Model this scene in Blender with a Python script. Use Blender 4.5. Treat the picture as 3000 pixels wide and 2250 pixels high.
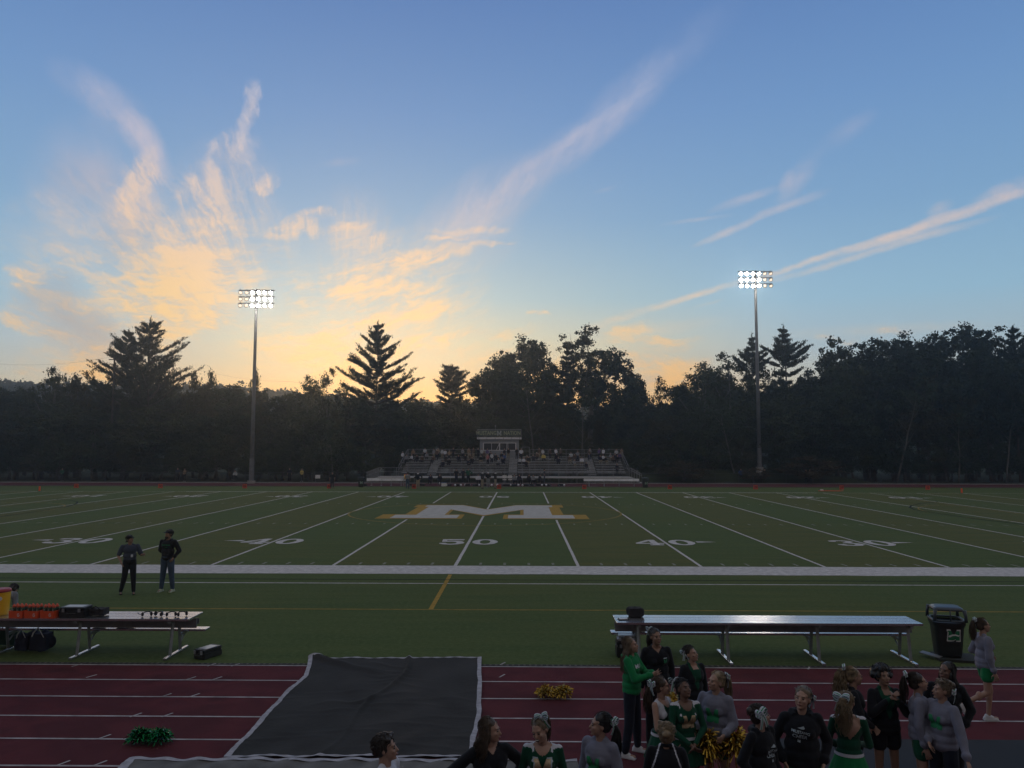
import bpy, bmesh, math, random
import numpy as np
from mathutils import Vector, Matrix, Euler
from mathutils.bvhtree import BVHTree

R = math.radians
rnd = random.Random(7)
scene = bpy.context.scene
COL = scene.collection
for o in list(bpy.data.objects):
    bpy.data.objects.remove(o)

# ---------------------------------------------------------------- camera
# world: X along the field (0 = the 50 yard line), Y across it (0 = inside of the near sideline), metres
CF, CP, CYAW, CR, CH, CX, CY = 2317.0, 0.0803078, 0.0130770, 0.0014925, 4.394, 2.492, -29.90


def ray(px, py):
    a = (px - 1500) / CF; b = (py - 1125) / CF
    cr, sr = math.cos(CR), math.sin(CR)
    u = cr * a + sr * b; v = -sr * a + cr * b
    cp, sp = math.cos(CP), math.sin(CP)
    d = (u, cp + sp * v, sp - cp * v)
    c, s = math.cos(CYAW), math.sin(CYAW)
    return Vector((c * d[0] - s * d[1], s * d[0] + c * d[1], d[2]))


def gp(px, py, z=0.0):
    """point at height z seen at a place of the photograph"""
    d = ray(px, py); t = (z - CH) / d.z
    return Vector((CX + t * d.x, CY + t * d.y, z))


def dp(px, py, Y):
    """point at depth Y seen at a place of the photograph"""
    d = ray(px, py); t = (Y - CY) / d.y
    return Vector((CX + t * d.x, Y, CH + t * d.z))


D0 = ray(1500, 1125); DX = (ray(2500, 1125) - D0).normalized(); DY = (ray(1500, 2125) - D0).normalized()
cam_data = bpy.data.cameras.new('camera'); cam = bpy.data.objects.new('camera', cam_data); COL.objects.link(cam)
cam_data.sensor_width = 36; cam_data.lens = CF / 3000 * 36
cam_data.clip_start = 0.1; cam_data.clip_end = 4000
M = Matrix((DX, -DY, -D0)).transposed().to_4x4(); M.translation = Vector((CX, CY, CH))
cam.matrix_world = M
scene.camera = cam
scene.render.resolution_x = 1024; scene.render.resolution_y = 768
scene.view_settings.view_transform = 'Standard'; scene.view_settings.look = 'None'
scene.view_settings.exposure = 0.0; scene.view_settings.gamma = 1.0
scene.cycles.use_denoising = True
scene.cycles.max_bounces = 5; scene.cycles.diffuse_bounces = 2; scene.cycles.glossy_bounces = 2
scene.cycles.transmission_bounces = 2; scene.cycles.volume_bounces = 0; scene.cycles.transparent_max_bounces = 4


def srgb(r, g, b):
    f = lambda c: (c / 255 / 12.92) if c <= 10.3 else ((c / 255 + 0.055) / 1.055) ** 2.4
    return (f(r), f(g), f(b), 1.0)


# ---------------------------------------------------------------- sky
world = bpy.data.worlds.new('World'); scene.world = world; world.use_nodes = True
NT = world.node_tree; NT.nodes.clear(); W = NT.links.new


def nd(t, **kw):
    n = NT.nodes.new(t)
    for k, v in kw.items():
        setattr(n, k, v)
    return n


def mth(op, a, b=None, c=None, clamp=False):
    n = nd('ShaderNodeMath', operation=op, use_clamp=clamp)
    for i, v in enumerate((a, b, c)):
        if v is None: continue
        if isinstance(v, (int, float)): n.inputs[i].default_value = v
        else: W(v, n.inputs[i])
    return n.outputs[0]


def sstep(x, lo, hi):
    n = nd('ShaderNodeMapRange', interpolation_type='SMOOTHSTEP')
    W(x, n.inputs[0]); n.inputs[1].default_value = lo; n.inputs[2].default_value = hi
    return n.outputs[0]


def mixc(f, a, b):
    n = nd('ShaderNodeMix', data_type='RGBA')
    for i, v in ((0, f), (6, a), (7, b)):
        if isinstance(v, (int, float, tuple)): n.inputs[i].default_value = v
        else: W(v, n.inputs[i])
    return n.outputs[2]


def ramp(x, stops):
    n = nd('ShaderNodeValToRGB'); cr = n.color_ramp
    while len(cr.elements) < len(stops): cr.elements.new(0.5)
    for e, (p, c) in zip(cr.elements, stops):
        e.position = p; e.color = c
    W(x, n.inputs[0])
    return n.outputs[0]


GLOW_DIR = ray(1290, 1235).normalized()
SUN_DIR = ray(1080, 1075).normalized()
SUN_AZ = math.atan2(SUN_DIR.x, SUN_DIR.y)
tc = nd('ShaderNodeTexCoord')
sep = nd('ShaderNodeSeparateXYZ'); W(tc.outputs['Generated'], sep.inputs[0])
dx, dy, dz = sep.outputs
sinel = lambda py: ray(1500, py).normalized().z
el = mth('MAXIMUM', dz, 0.0)
away = ramp(el, [(0.0, srgb(214, 184, 146)), (sinel(1180), srgb(204, 192, 164)), (sinel(1040), srgb(172, 192, 202)),
                 (sinel(900), srgb(146, 187, 212)), (sinel(650), srgb(122, 164, 203)), (sinel(350), srgb(106, 147, 197)),
                 (sinel(-60), srgb(86, 124, 182)), (0.76, srgb(138, 142, 150)), (1.0, srgb(146, 146, 148))])
near = ramp(el, [(0.0, srgb(255, 172, 66)), (sinel(1230), srgb(255, 180, 80)), (sinel(1140), srgb(236, 186, 122)), (sinel(1080), srgb(214, 194, 156)),
                 (sinel(1010), srgb(206, 204, 178)), (sinel(880), srgb(160, 192, 203)), (sinel(650), srgb(126, 168, 203)),
                 (sinel(350), srgb(106, 147, 197)), (sinel(-60), srgb(83, 121, 179)), (0.76, srgb(138, 142, 150)), (1.0, srgb(146, 146, 148))])
back = ramp(el, [(0.0, srgb(150, 134, 124)), (0.12, srgb(164, 146, 134)), (0.3, srgb(158, 148, 142)), (0.8, srgb(148, 146, 146)), (1.0, srgb(146, 146, 148))])
# azimuth weights: toward the set sun, and the half of the sky behind the viewer
hs = Vector((GLOW_DIR.x, GLOW_DIR.y, 0)).normalized()
dotv = nd('ShaderNodeVectorMath', operation='DOT_PRODUCT'); W(tc.outputs['Generated'], dotv.inputs[0]); dotv.inputs[1].default_value = hs
wsun = sstep(dotv.outputs['Value'], 0.88, 1.0)
wback = sstep(dotv.outputs['Value'], 0.55, -0.4)
base = mixc(wsun, away, near)
base = mixc(wback, base, back)

# cloud plane coordinates in the forward half of the sky
yy = mth('MAXIMUM', dy, 0.08)
cu = mth('DIVIDE', dx, yy); cv = mth('DIVIDE', dz, yy)
comb = nd('ShaderNodeCombineXYZ'); W(cu, comb.inputs[0]); W(cv, comb.inputs[1])
UV = comb.outputs[0]


def uv(px, py):
    d = ray(px, py); return (d.x / d.y, d.z / d.y)


def noise(vec, scale, detail, rough=0.55, lac=2.1):
    n = nd('ShaderNodeTexNoise'); W(vec, n.inputs['Vector'])
    n.inputs['Scale'].default_value = scale; n.inputs['Detail'].default_value = detail
    n.inputs['Roughness'].default_value = rough; n.inputs['Lacunarity'].default_value = lac
    return n


def vmath(op, a, b):
    n = nd('ShaderNodeVectorMath', operation=op)
    for i, v in enumerate((a, b)):
        if isinstance(v, (tuple, Vector)): n.inputs[i].default_value = v
        else: W(v, n.inputs[i])
    return n.outputs[0]


w1 = noise(UV, 4.5, 3)
warp = vmath('MULTIPLY', vmath('SUBTRACT', w1.outputs['Color'], (0.5, 0.5, 0.5)), (0.075, 0.055, 0.0))
w2 = noise(UV, 22.0, 3)
warp2 = vmath('MULTIPLY', vmath('SUBTRACT', w2.outputs['Color'], (0.5, 0.5, 0.5)), (0.040, 0.026, 0.0))
PW = vmath('ADD', vmath('ADD', UV, warp), warp2)
PS = vmath('ADD', UV, vmath('MULTIPLY', warp2, (0.35, 0.30, 0.0)))


def stroke(x0, y0, x1, y1, hw, src):
    a = uv(x0, y0); b = uv(x1, y1)
    L = math.hypot(b[0] - a[0], b[1] - a[1]); ang = math.atan2(b[1] - a[1], b[0] - a[0])
    m = nd('ShaderNodeMapping', vector_type='TEXTURE')
    m.inputs['Location'].default_value = ((a[0] + b[0]) / 2, (a[1] + b[1]) / 2, 0)
    m.inputs['Rotation'].default_value = (0, 0, ang)
    m.inputs['Scale'].default_value = (L * 0.62, hw / CF * 1.5, 1)
    W(src, m.inputs[0])
    g = nd('ShaderNodeTexGradient', gradient_type='SPHERICAL'); W(m.outputs[0], g.inputs[0])
    return g.outputs['Fac']


def cloud(strokes, src):
    tot = None
    for (x0, y0, x1, y1, hw, amp) in strokes:
        s = stroke(x0, y0, x1, y1, hw, src)
        tot = mth('MULTIPLY', s, amp) if tot is None else mth('MULTIPLY_ADD', s, amp, tot)
    return tot


# fibres that fan out from low over the set sun, as the cirrus does
ox, oy = uv(1000, 1420)
pu = mth('SUBTRACT', cu, ox); pv = mth('SUBTRACT', cv, oy)
theta = mth('ARCTAN2', pv, pu); rad = mth('SQRT', mth('ADD', mth('MULTIPLY', pu, pu), mth('MULTIPLY', pv, pv)))
fc = nd('ShaderNodeCombineXYZ'); W(mth('MULTIPLY', theta, 7.0), fc.inputs[0]); W(mth('MULTIPLY', rad, 3.2), fc.inputs[1])
fibre = noise(vmath('ADD', fc.outputs[0], vmath('MULTIPLY', warp, (5.0, 5.0, 0.0))), 1.6, 6, 0.62).outputs['Fac']
um = mth('ADD', mth('MINIMUM', cu, 0.05), 0.39)
shear = nd('ShaderNodeCombineXYZ'); W(mth('MULTIPLY', mth('MULTIPLY', um, um), -0.62), shear.inputs[1])
PS2 = vmath('ADD', PS, shear.outputs[0])
PW2 = vmath('ADD', PW, shear.outputs[0])
hz = noise(vmath('MULTIPLY', vmath('ADD', PS2, vmath('MULTIPLY', warp, (1.4, 0.35, 0))), (6.0, 30.0, 1.0)), 1.0, 7, 0.62).outputs['Fac']
puff = noise(vmath('MULTIPLY', PW, (9.0, 15.0, 1.0)), 1.0, 6, 0.62).outputs['Fac']

warm = cloud([
    (330, 980, 760, 640, 240, 0.34), (560, 940, 700, 560, 200, 0.30), (820, 980, 1350, 800, 190, 0.34), (900, 1080, 1400, 900, 150, 0.36), (40, 900, 420, 700, 210, 0.24), (620, 640, 720, 420, 110, 0.22), (900, 760, 1150, 660, 120, 0.22), (60, 1040, 420, 1090, 60, 0.3),
    (420, 560, 455, 470, 50, 0.35), (480, 900, 640, 850, 60, 0.5), (1000, 880, 1280, 850, 40, 0.35), (940, 1010, 1200, 960, 40, 0.35), (700, 1000, 900, 1050, 90, 0.25),
    (380, 1030, 640, 700, 150, 0.50), (420, 980, 640, 760, 90, 0.38), (300, 960, 700, 840, 90, 0.45), (480, 800, 700, 640, 80, 0.55), (560, 620, 720, 420, 48, 0.62),
    (600, 700, 690, 560, 55, 0.35), (0, 790, 130, 800, 32, 0.9), (0, 905, 130, 940, 30, 0.7), (60, 880, 320, 1040, 26, 0.55),
    (640, 470, 700, 390, 36, 0.7), (690, 400, 740, 240, 24, 0.85), (720, 340, 742, 250, 22, 0.6), (745, 585, 800, 530, 24, 0.8), (735, 560, 775, 585, 14, 0.5),
    (375, 650, 432, 520, 34, 0.85), (430, 570, 458, 440, 28, 0.85), (340, 720, 410, 600, 40, 0.4),
    (770, 710, 900, 640, 24, 0.75), (880, 655, 920, 700, 24, 0.65), (880, 630, 960, 640, 12, 0.7), (930, 690, 1060, 665, 12, 0.6), (1050, 740, 1120, 700, 22, 0.45),
    (860, 900, 1180, 800, 44, 0.62), (1100, 790, 1390, 728, 20, 0.85), (1120, 800, 1300, 760, 26, 0.5), (1380, 722, 1500, 712, 7, 0.6), (1280, 690, 1500, 670, 10, 0.4), (1240, 712, 1370, 702, 6, 0.35),
    (640, 890, 600, 960, 20, 0.75), (610, 930, 640, 980, 12, 0.4), (645, 1090, 655, 1115, 12, 0.5),
    (800, 1020, 1300, 900, 80, 0.75), (960, 950, 1320, 930, 30, 0.5), (820, 1100, 1240, 1040, 60, 0.55), (1200, 1000, 1560, 962, 14, 0.55),
    (1130, 1110, 1700, 1080, 50, 0.8), (1100, 1020, 1460, 1030, 26, 0.55), (1300, 1040, 1700, 1010, 16, 0.4), (1700, 985, 1920, 955, 18, 0.45), (1760, 1010, 2060, 990, 16, 0.6),
    (1700, 1060, 2060, 1050, 26, 0.85), (1800, 1110, 2060, 1090, 30, 0.85), (1550, 928, 1610, 930, 6, 0.5), (2560, 966, 2660, 966, 8, 0.45), (2390, 1000, 2500, 985, 10, 0.3),
    (0, 1090, 500, 1090, 26, 0.55)], PW)
thin = cloud([
    (150, 180, 380, 340, 46, 0.45), (360, 330, 460, 460, 40, 0.85), (440, 420, 462, 560, 44, 0.7), (420, 540, 360, 680, 60, 0.45), (250, 250, 420, 400, 60, 0.3), (90, 560, 420, 480, 150, 0.28), (0, 700, 420, 640, 110, 0.25),
    (1240, 700, 1600, 480, 76, 0.55), (1480, 560, 1820, 330, 46, 0.62), (1500, 520, 1900, 260, 16, 0.55), (1700, 420, 1960, 170, 56, 0.45), (1860, 260, 2160, 0, 48, 0.24), (1300, 760, 1500, 600, 90, 0.25),
    (940, 480, 1060, 470, 12, 0.22), (1740, 565, 1810, 545, 7, 0.35), (1930, 660, 2140, 630, 6, 0.28), (900, 780, 1180, 700, 60, 0.25),
    (2080, 620, 2290, 545, 12, 0.45), (2040, 720, 2220, 640, 10, 0.5), (2180, 650, 2420, 560, 12, 0.55), (2280, 600, 2400, 440, 26, 0.34), (2290, 560, 2320, 500, 16, 0.35), (2400, 440, 2560, 330, 26, 0.22),
    (2180, 830, 2520, 712, 8, 1.0), (2340, 776, 2800, 640, 11, 1.0), (2640, 680, 3060, 545, 14, 1.0), (2720, 632, 2790, 592, 18, 0.4), (2850, 600, 3060, 515, 22, 0.6), (2240, 826, 2620, 724, 9, 0.6), (2500, 745, 2900, 640, 12, 0.5),
    (1960, 890, 2180, 820, 9, 0.75), (1820, 935, 2050, 860, 10, 0.5), (1710, 965, 1880, 905, 12, 0.4), (2020, 905, 2120, 880, 5, 0.25),
    (1700, 1000, 2100, 940, 18, 0.28), (2300, 980, 2900, 950, 16, 0.2)], PS)
grey = cloud([
    (60, 820, 330, 1020, 70, 0.9), (150, 900, 420, 1060, 50, 0.7), (330, 620, 400, 760, 90, 0.35), (1840, 1120, 2080, 1075, 12, 0.7), (200, 640, 330, 460, 110, 0.22), (1560, 1130, 1960, 1130, 20, 0.3)], PW)

high = sstep(cv, 0.20, 0.36)
fan = noise(vmath('MULTIPLY', vmath('ADD', fc.outputs[0], vmath('MULTIPLY', warp2, (14.0, 8.0, 0.0))), (1.7, 2.0, 1.0)), 1.6, 8, 0.64).outputs['Fac']
ffan = noise(vmath('MULTIPLY', vmath('ADD', fc.outputs[0], vmath('MULTIPLY', warp2, (20.0, 10.0, 0.0))), (5.5, 4.2, 1.0)), 1.6, 7, 0.68).outputs['Fac']


def blend(a, b, f):
    return mth('MULTIPLY_ADD', mth('SUBTRACT', b, a), f, a)


fibn = sstep(fibre, 0.34, 0.68); hzn = blend(sstep(hz, 0.34, 0.70), sstep(fan, 0.32, 0.72), high); pufn = sstep(puff, 0.36, 0.72)
fine = sstep(noise(vmath('MULTIPLY', PW2, (30.0, 95.0, 1.0)), 1.0, 6, 0.7).outputs['Fac'], 0.30, 0.72)
fine = blend(fine, sstep(ffan, 0.15, 0.85), high)
tex = mth('MULTIPLY', mth('MULTIPLY_ADD', mth('MULTIPLY', fibn, sstep(rad, 0.12, 0.42)), 0.62, mth('MULTIPLY_ADD', hzn, 0.85, mth('MULTIPLY_ADD', pufn, 0.55, 0.10))), mth('MULTIPLY_ADD', fine, 0.75, 0.50))
tex2 = mth('MULTIPLY', mth('MULTIPLY_ADD', fibn, 0.6, mth('MULTIPLY_ADD', hzn, 0.5, 0.22)), mth('MULTIPLY_ADD', fine, 0.8, 0.5))


def optical(m, k):
    """1 - exp(-k m)"""
    return mth('SUBTRACT', 1.0, mth('POWER', 2.71828, mth('MULTIPLY', m, -k)))


wd = optical(mth('MULTIPLY', mth('POWER', warm, 1.15), mth('POWER', tex, 2.0)), 2.7)
td = optical(mth('MULTIPLY', mth('POWER', thin, 1.15), tex2), 2.2)
gd = optical(mth('MULTIPLY', grey, mth('ADD', tex, 0.35)), 1.2)
fwd = sstep(dy, 0.25, 0.45)
wcol = ramp(el, [(sinel(1180), srgb(255, 186, 92)), (sinel(950), srgb(254, 206, 140)), (sinel(750), srgb(246, 206, 166)), (sinel(450), srgb(204, 194, 200)), (sinel(200), srgb(176, 184, 208))])
tcol = ramp(el, [(sinel(1000), srgb(246, 208, 160)), (sinel(800), srgb(240, 208, 182)), (sinel(600), srgb(214, 196, 200)), (sinel(300), srgb(176, 182, 208)), (sinel(0), srgb(140, 160, 200))])
glow = cloud([(380, 960, 560, 800, 150, 1.0), (1200, 1170, 1480, 1160, 60, 0.8)], UV)
wcol = mixc(mth('MULTIPLY', glow, 0.65, clamp=True), wcol, srgb(255, 206, 126))
wcol = mixc(sstep(tex, 0.15, 1.0), mixc(0.55, wcol, srgb(190, 176, 176)), wcol)
sky = mixc(mth('MULTIPLY', mth('MULTIPLY', gd, fwd), 0.85), base, srgb(158, 146, 150))
sky = mixc(mth('MULTIPLY', mth('MULTIPLY', td, fwd), 0.9), sky, tcol)
sky = mixc(mth('MULTIPLY', mth('MULTIPLY', wd, fwd), 0.95), sky, wcol)
nish = nd('ShaderNodeTexSky', sky_type='NISHITA'); nish.sun_disc = False
nish.sun_elevation = math.asin(SUN_DIR.z); nish.sun_rotation = SUN_AZ
bg = nd('ShaderNodeBackground'); W(sky, bg.inputs[0]); bg.inputs[1].default_value = 0.96
bg2 = nd('ShaderNodeBackground'); W(nish.outputs[0], bg2.inputs[0]); bg2.inputs[1].default_value = 0.012
ads = nd('ShaderNodeAddShader'); W(bg.outputs[0], ads.inputs[0]); W(bg2.outputs[0], ads.inputs[1])
wo = nd('ShaderNodeOutputWorld'); W(ads.outputs[0], wo.inputs[0])
world.cycles.sampling_method = 'MANUAL'; world.cycles.sample_map_resolution = 512

sd = bpy.data.lights.new('sun', 'SUN'); sd.energy = 0.30; sd.angle = R(0.5); sd.color = (1.0, 0.62, 0.32)
sun = bpy.data.objects.new('sun', sd); COL.objects.link(sun)
sv = SUN_DIR
sun.rotation_euler = sv.to_track_quat('Z', 'Y').to_euler()
# ---------------------------------------------------------------- helpers
_m = {}


def mat(name, col, rough=0.8, metal=0.0, var=0.0, vscale=6.0, bump=0.0, bscale=60.0, emit=0.0, sheen=0.0, spec=0.5):
    if name in _m: return _m[name]
    m = bpy.data.materials.new(name); m.use_nodes = True; nt = m.node_tree
    p = nt.nodes['Principled BSDF']; L = nt.links.new
    c = col if len(col) == 4 else (*col, 1)
    p.inputs['Base Color'].default_value = c; p.inputs['Roughness'].default_value = rough
    p.inputs['Metallic'].default_value = metal; p.inputs['Specular IOR Level'].default_value = spec
    if sheen: p.inputs['Sheen Weight'].default_value = sheen
    if var or bump:
        t = nt.nodes.new('ShaderNodeTexCoord')
    if var:
        n = nt.nodes.new('ShaderNodeTexNoise'); n.inputs['Scale'].default_value = vscale; n.inputs['Detail'].default_value = 5
        L(t.outputs['Object'], n.inputs['Vector'])
        r = nt.nodes.new('ShaderNodeMapRange'); r.inputs[1].default_value = 0.3; r.inputs[2].default_value = 0.7
        r.inputs[3].default_value = 1 - var; r.inputs[4].default_value = 1 + var; L(n.outputs['Fac'], r.inputs[0])
        x = nt.nodes.new('ShaderNodeMix'); x.data_type = 'RGBA'; x.blend_type = 'MULTIPLY'; x.inputs[0].default_value = 1
        x.inputs[6].default_value = c; L(r.outputs[0], x.inputs[7]); L(x.outputs[2], p.inputs['Base Color'])
    if bump:
        n2 = nt.nodes.new('ShaderNodeTexNoise'); n2.inputs['Scale'].default_value = bscale; n2.inputs['Detail'].default_value = 3
        L(t.outputs['Object'], n2.inputs['Vector'])
        b = nt.nodes.new('ShaderNodeBump'); b.inputs['Strength'].default_value = bump; b.inputs['Distance'].default_value = 0.01
        L(n2.outputs['Fac'], b.inputs['Height']); L(b.outputs[0], p.inputs['Normal'])
    if emit:
        p.inputs['Emission Color'].default_value = c; p.inputs['Emission Strength'].default_value = emit
    _m[name] = m
    return m


def tag(o, label=None, cat=None, group=None, kind=None):
    if label: o['label'] = label
    if cat: o['category'] = cat
    if group: o['group'] = group
    if kind: o['kind'] = kind
    return o


def empty(name, loc=(0, 0, 0), rz=0.0, label=None, cat=None, group=None):
    o = bpy.data.objects.new(name, None); COL.objects.link(o)
    o.location = loc; o.rotation_euler = (0, 0, rz); o.empty_display_size = 0.2
    return tag(o, label, cat, group)


def link(name, me, parent=None, mats=()):
    o = bpy.data.objects.new(name, me); COL.objects.link(o)
    if parent: o.parent = parent
    if not isinstance(mats, (list, tuple)): mats = [mats]
    for m in mats: me.materials.append(m)
    return o


class MB:
    """collects shapes into one mesh"""
    def __init__(s): s.v = []; s.f = []; s.mi = []

    def add(s, vs, fs, mi=0):
        n = len(s.v); s.v += [tuple(p) for p in vs]; s.f += [tuple(i + n for i in f) for f in fs]; s.mi += [mi] * len(fs); return s

    def box(s, c, d, rot=None, mi=0, taper=1.0):
        x, y, z = d[0] / 2, d[1] / 2, d[2] / 2; vs = []
        for k in (-1, 1):
            t = taper if k > 0 else 1
            for (i, j) in ((-1, -1), (1, -1), (1, 1), (-1, 1)):
                p = Vector((i * x * t, j * y * t, k * z))
                if rot is not None: p = rot @ p
                vs.append(p + Vector(c))
        return s.add(vs, [(3, 2, 1, 0), (4, 5, 6, 7), (0, 1, 5, 4), (1, 2, 6, 5), (2, 3, 7, 6), (3, 0, 4, 7)], mi)

    def tube(s, pts, rad, n=8, mi=0, cap=True, flat=1.0):
        pts = [Vector(p) for p in pts]
        if not isinstance(rad, (list, tuple)): rad = [rad] * len(pts)
        vs = []; ref = None
        for i, p in enumerate(pts):
            t = (pts[min(i + 1, len(pts) - 1)] - pts[max(i - 1, 0)])
            if t.length < 1e-9: t = Vector((0, 0, 1))
            t.normalize()
            if ref is None: ref = Vector((1, 0, 0)) if abs(t.x) < 0.8 else Vector((0, 1, 0))
            a = (ref - t * ref.dot(t))
            if a.length < 1e-6: a = Vector((0, 1, 0)) - t * t.y
            a.normalize(); b = t.cross(a); ref = a
            for k in range(n):
                w = 2 * math.pi * k / n
                vs.append(p + (a * math.cos(w) + b * math.sin(w) * flat) * rad[i])
        fs = []
        for i in range(len(pts) - 1):
            for k in range(n):
                k2 = (k + 1) % n
                fs.append((i * n + k, i * n + k2, (i + 1) * n + k2, (i + 1) * n + k))
        if cap:
            fs.append(tuple(range(n - 1, -1, -1))); fs.append(tuple(range((len(pts) - 1) * n, len(pts) * n)))
        return s.add(vs, fs, mi)

    def ell(s, c, r, rot=None, nu=10, nv=7, mi=0):
        vs = []; fs = []; c = Vector(c)
        if not isinstance(r, (list, tuple)): r = (r, r, r)
        def P(x, y, z):
            p = Vector((x * r[0], y * r[1], z * r[2]))
            return c + (rot @ p if rot is not None else p)
        vs.append(P(0, 0, -1))
        for j in range(1, nv):
            ph = math.pi * j / nv - math.pi / 2
            for i in range(nu):
                th = 2 * math.pi * i / nu
                vs.append(P(math.cos(th) * math.cos(ph), math.sin(th) * math.cos(ph), math.sin(ph)))
        vs.append(P(0, 0, 1)); top = len(vs) - 1
        for i in range(nu):
            i2 = (i + 1) % nu
            fs.append((0, 1 + i2, 1 + i)); fs.append((top, top - nu + i, top - nu + i2))
        for j in range(nv - 2):
            for i in range(nu):
                i2 = (i + 1) % nu; a = 1 + j * nu
                fs.append((a + i, a + i2, a + nu + i2, a + nu + i))
        return s.add(vs, fs, mi)

    def cap(s, p0, p1, r0, r1, n=10):
        """round-ended tapered limb"""
        p0 = Vector(p0); p1 = Vector(p1); t = p1 - p0; L = t.length
        if L < 1e-6: return s.ell(p0, r0)
        t /= L
        pts = []; rr = []
        for k in range(3):
            a = math.pi / 2 * k / 3
            pts.append(p0 - t * r0 * math.cos(a)); rr.append(max(r0 * math.sin(a), r0 * 0.12))
        for k in range(5):
            u = k / 4; pts.append(p0 + t * L * u); rr.append(r0 + (r1 - r0) * u)
        for k in range(2, -1, -1):
            a = math.pi / 2 * k / 3
            pts.append(p1 + t * r1 * math.cos(a)); rr.append(max(r1 * math.sin(a), r1 * 0.12))
        return s.tube(pts, rr, n)

    def poly(s, pts, z0, z1, mi=0, M=None):
        """prism over a 2-D outline"""
        n = len(pts); vs = [Vector((p[0], p[1], z0)) for p in pts] + [Vector((p[0], p[1], z1)) for p in pts]
        if M is not None: vs = [M @ v for v in vs]
        fs = [tuple(range(n - 1, -1, -1)), tuple(range(n, 2 * n))] + [(i, (i + 1) % n, n + (i + 1) % n, n + i) for i in range(n)]
        return s.add(vs, fs, mi)

    def mesh(s, name, smooth=False):
        me = bpy.data.meshes.new(name); me.from_pydata(s.v, [], s.f)
        if any(s.mi): me.polygons.foreach_set('material_index', s.mi)
        if smooth: me.polygons.foreach_set('use_smooth', [True] * len(s.f))
        me.update(); return me

    def build(s, name, m, parent=None, smooth=False, bevel=0.0):
        me = s.mesh(name, smooth)
        if bevel:
            bm = bmesh.new(); bm.from_mesh(me)
            bmesh.ops.bevel(bm, geom=[e for e in bm.edges if e.calc_face_angle(0) > 0.5], offset=bevel, segments=2, affect='EDGES', clamp_overlap=True)
            bm.to_mesh(me); bm.free()
        return link(name, me, parent, m)


def struct(name, mb, m, smooth=False, kind='structure'):
    return tag(mb.build(name, m, None, smooth), kind=kind)


def copy_tree(o, parent=None):
    c = o.copy(); COL.objects.link(c); c.parent = parent
    for ch in KIDS.get(o.name, list(o.children)): copy_tree(ch, c)
    return c


KIDS = {}


def remesh(mb, voxel, smooth=2, name='tmp'):
    me = mb.mesh(name); o = bpy.data.objects.new(name, me); COL.objects.link(o)
    r = o.modifiers.new('r', 'REMESH'); r.mode = 'VOXEL'; r.voxel_size = voxel; r.use_smooth_shade = True
    if smooth:
        q = o.modifiers.new('s', 'SMOOTH'); q.factor = 0.5; q.iterations = smooth
    dg = bpy.context.evaluated_depsgraph_get()
    out = bpy.data.meshes.new_from_object(o.evaluated_get(dg))
    bpy.data.objects.remove(o); bpy.data.meshes.remove(me)
    return out


def co_np(me):
    a = np.empty(len(me.vertices) * 3, np.float32); me.vertices.foreach_get('co', a); return a.reshape(-1, 3)


def fc_np(me):
    a = np.empty(len(me.polygons) * 3, np.float32); me.polygons.foreach_get('center', a); return a.reshape(-1, 3)


def wrinkle(me, amp, seed=0, fr=26):
    """soft cloth folds"""
    c = co_np(me); n = np.empty(len(me.vertices) * 3, np.float32); me.vertices.foreach_get('normal', n); n = n.reshape(-1, 3)
    rs = np.random.RandomState(seed); d = np.zeros(len(c))
    for k in range(6):
        w = rs.normal(size=3) * fr * (0.5 + 0.25 * k); w[2] *= 0.8
        d += np.sin(c @ w + rs.uniform(0, 6.28) + 1.6 * np.sin(c @ (rs.normal(size=3) * fr * 0.4))) / (1 + 0.5 * k)
    c += n * (d * amp / 2.2)[:, None]
    me.vertices.foreach_set('co', c.ravel().astype(np.float32)); me.update()


def leaves_mesh(name, pos, size, rs, aspect=0.6, flat=0.0, dirs=None):
    """many small leaf faces, one quad each"""
    n = len(pos); pos = np.asarray(pos, np.float32)
    a = rs.normal(size=(n, 3)) if dirs is None else dirs + rs.normal(size=(n, 3)) * 0.35
    a[:, 2] *= (1 - flat); a /= np.linalg.norm(a, axis=1)[:, None] + 1e-9
    b = rs.normal(size=(n, 3)); b[:, 2] *= (1 - flat * 0.6); b -= a * (a * b).sum(1)[:, None]; b /= np.linalg.norm(b, axis=1)[:, None] + 1e-9
    s = size * rs.uniform(0.6, 1.35, size=(n, 1))
    v = np.empty((n, 4, 3), np.float32)
    v[:, 0] = pos - a * s; v[:, 1] = pos + b * s * aspect; v[:, 2] = pos + a * s; v[:, 3] = pos - b * s * aspect * 0.8
    me = bpy.data.meshes.new(name); me.vertices.add(n * 4); me.loops.add(n * 4); me.polygons.add(n)
    me.vertices.foreach_set('co', v.ravel()); me.loops.foreach_set('vertex_index', np.arange(n * 4, dtype=np.int32))
    me.polygons.foreach_set('loop_start', np.arange(0, n * 4, 4, dtype=np.int32)); me.polygons.foreach_set('loop_total', np.full(n, 4, np.int32))
    me.update(); me.validate(); return me


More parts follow.
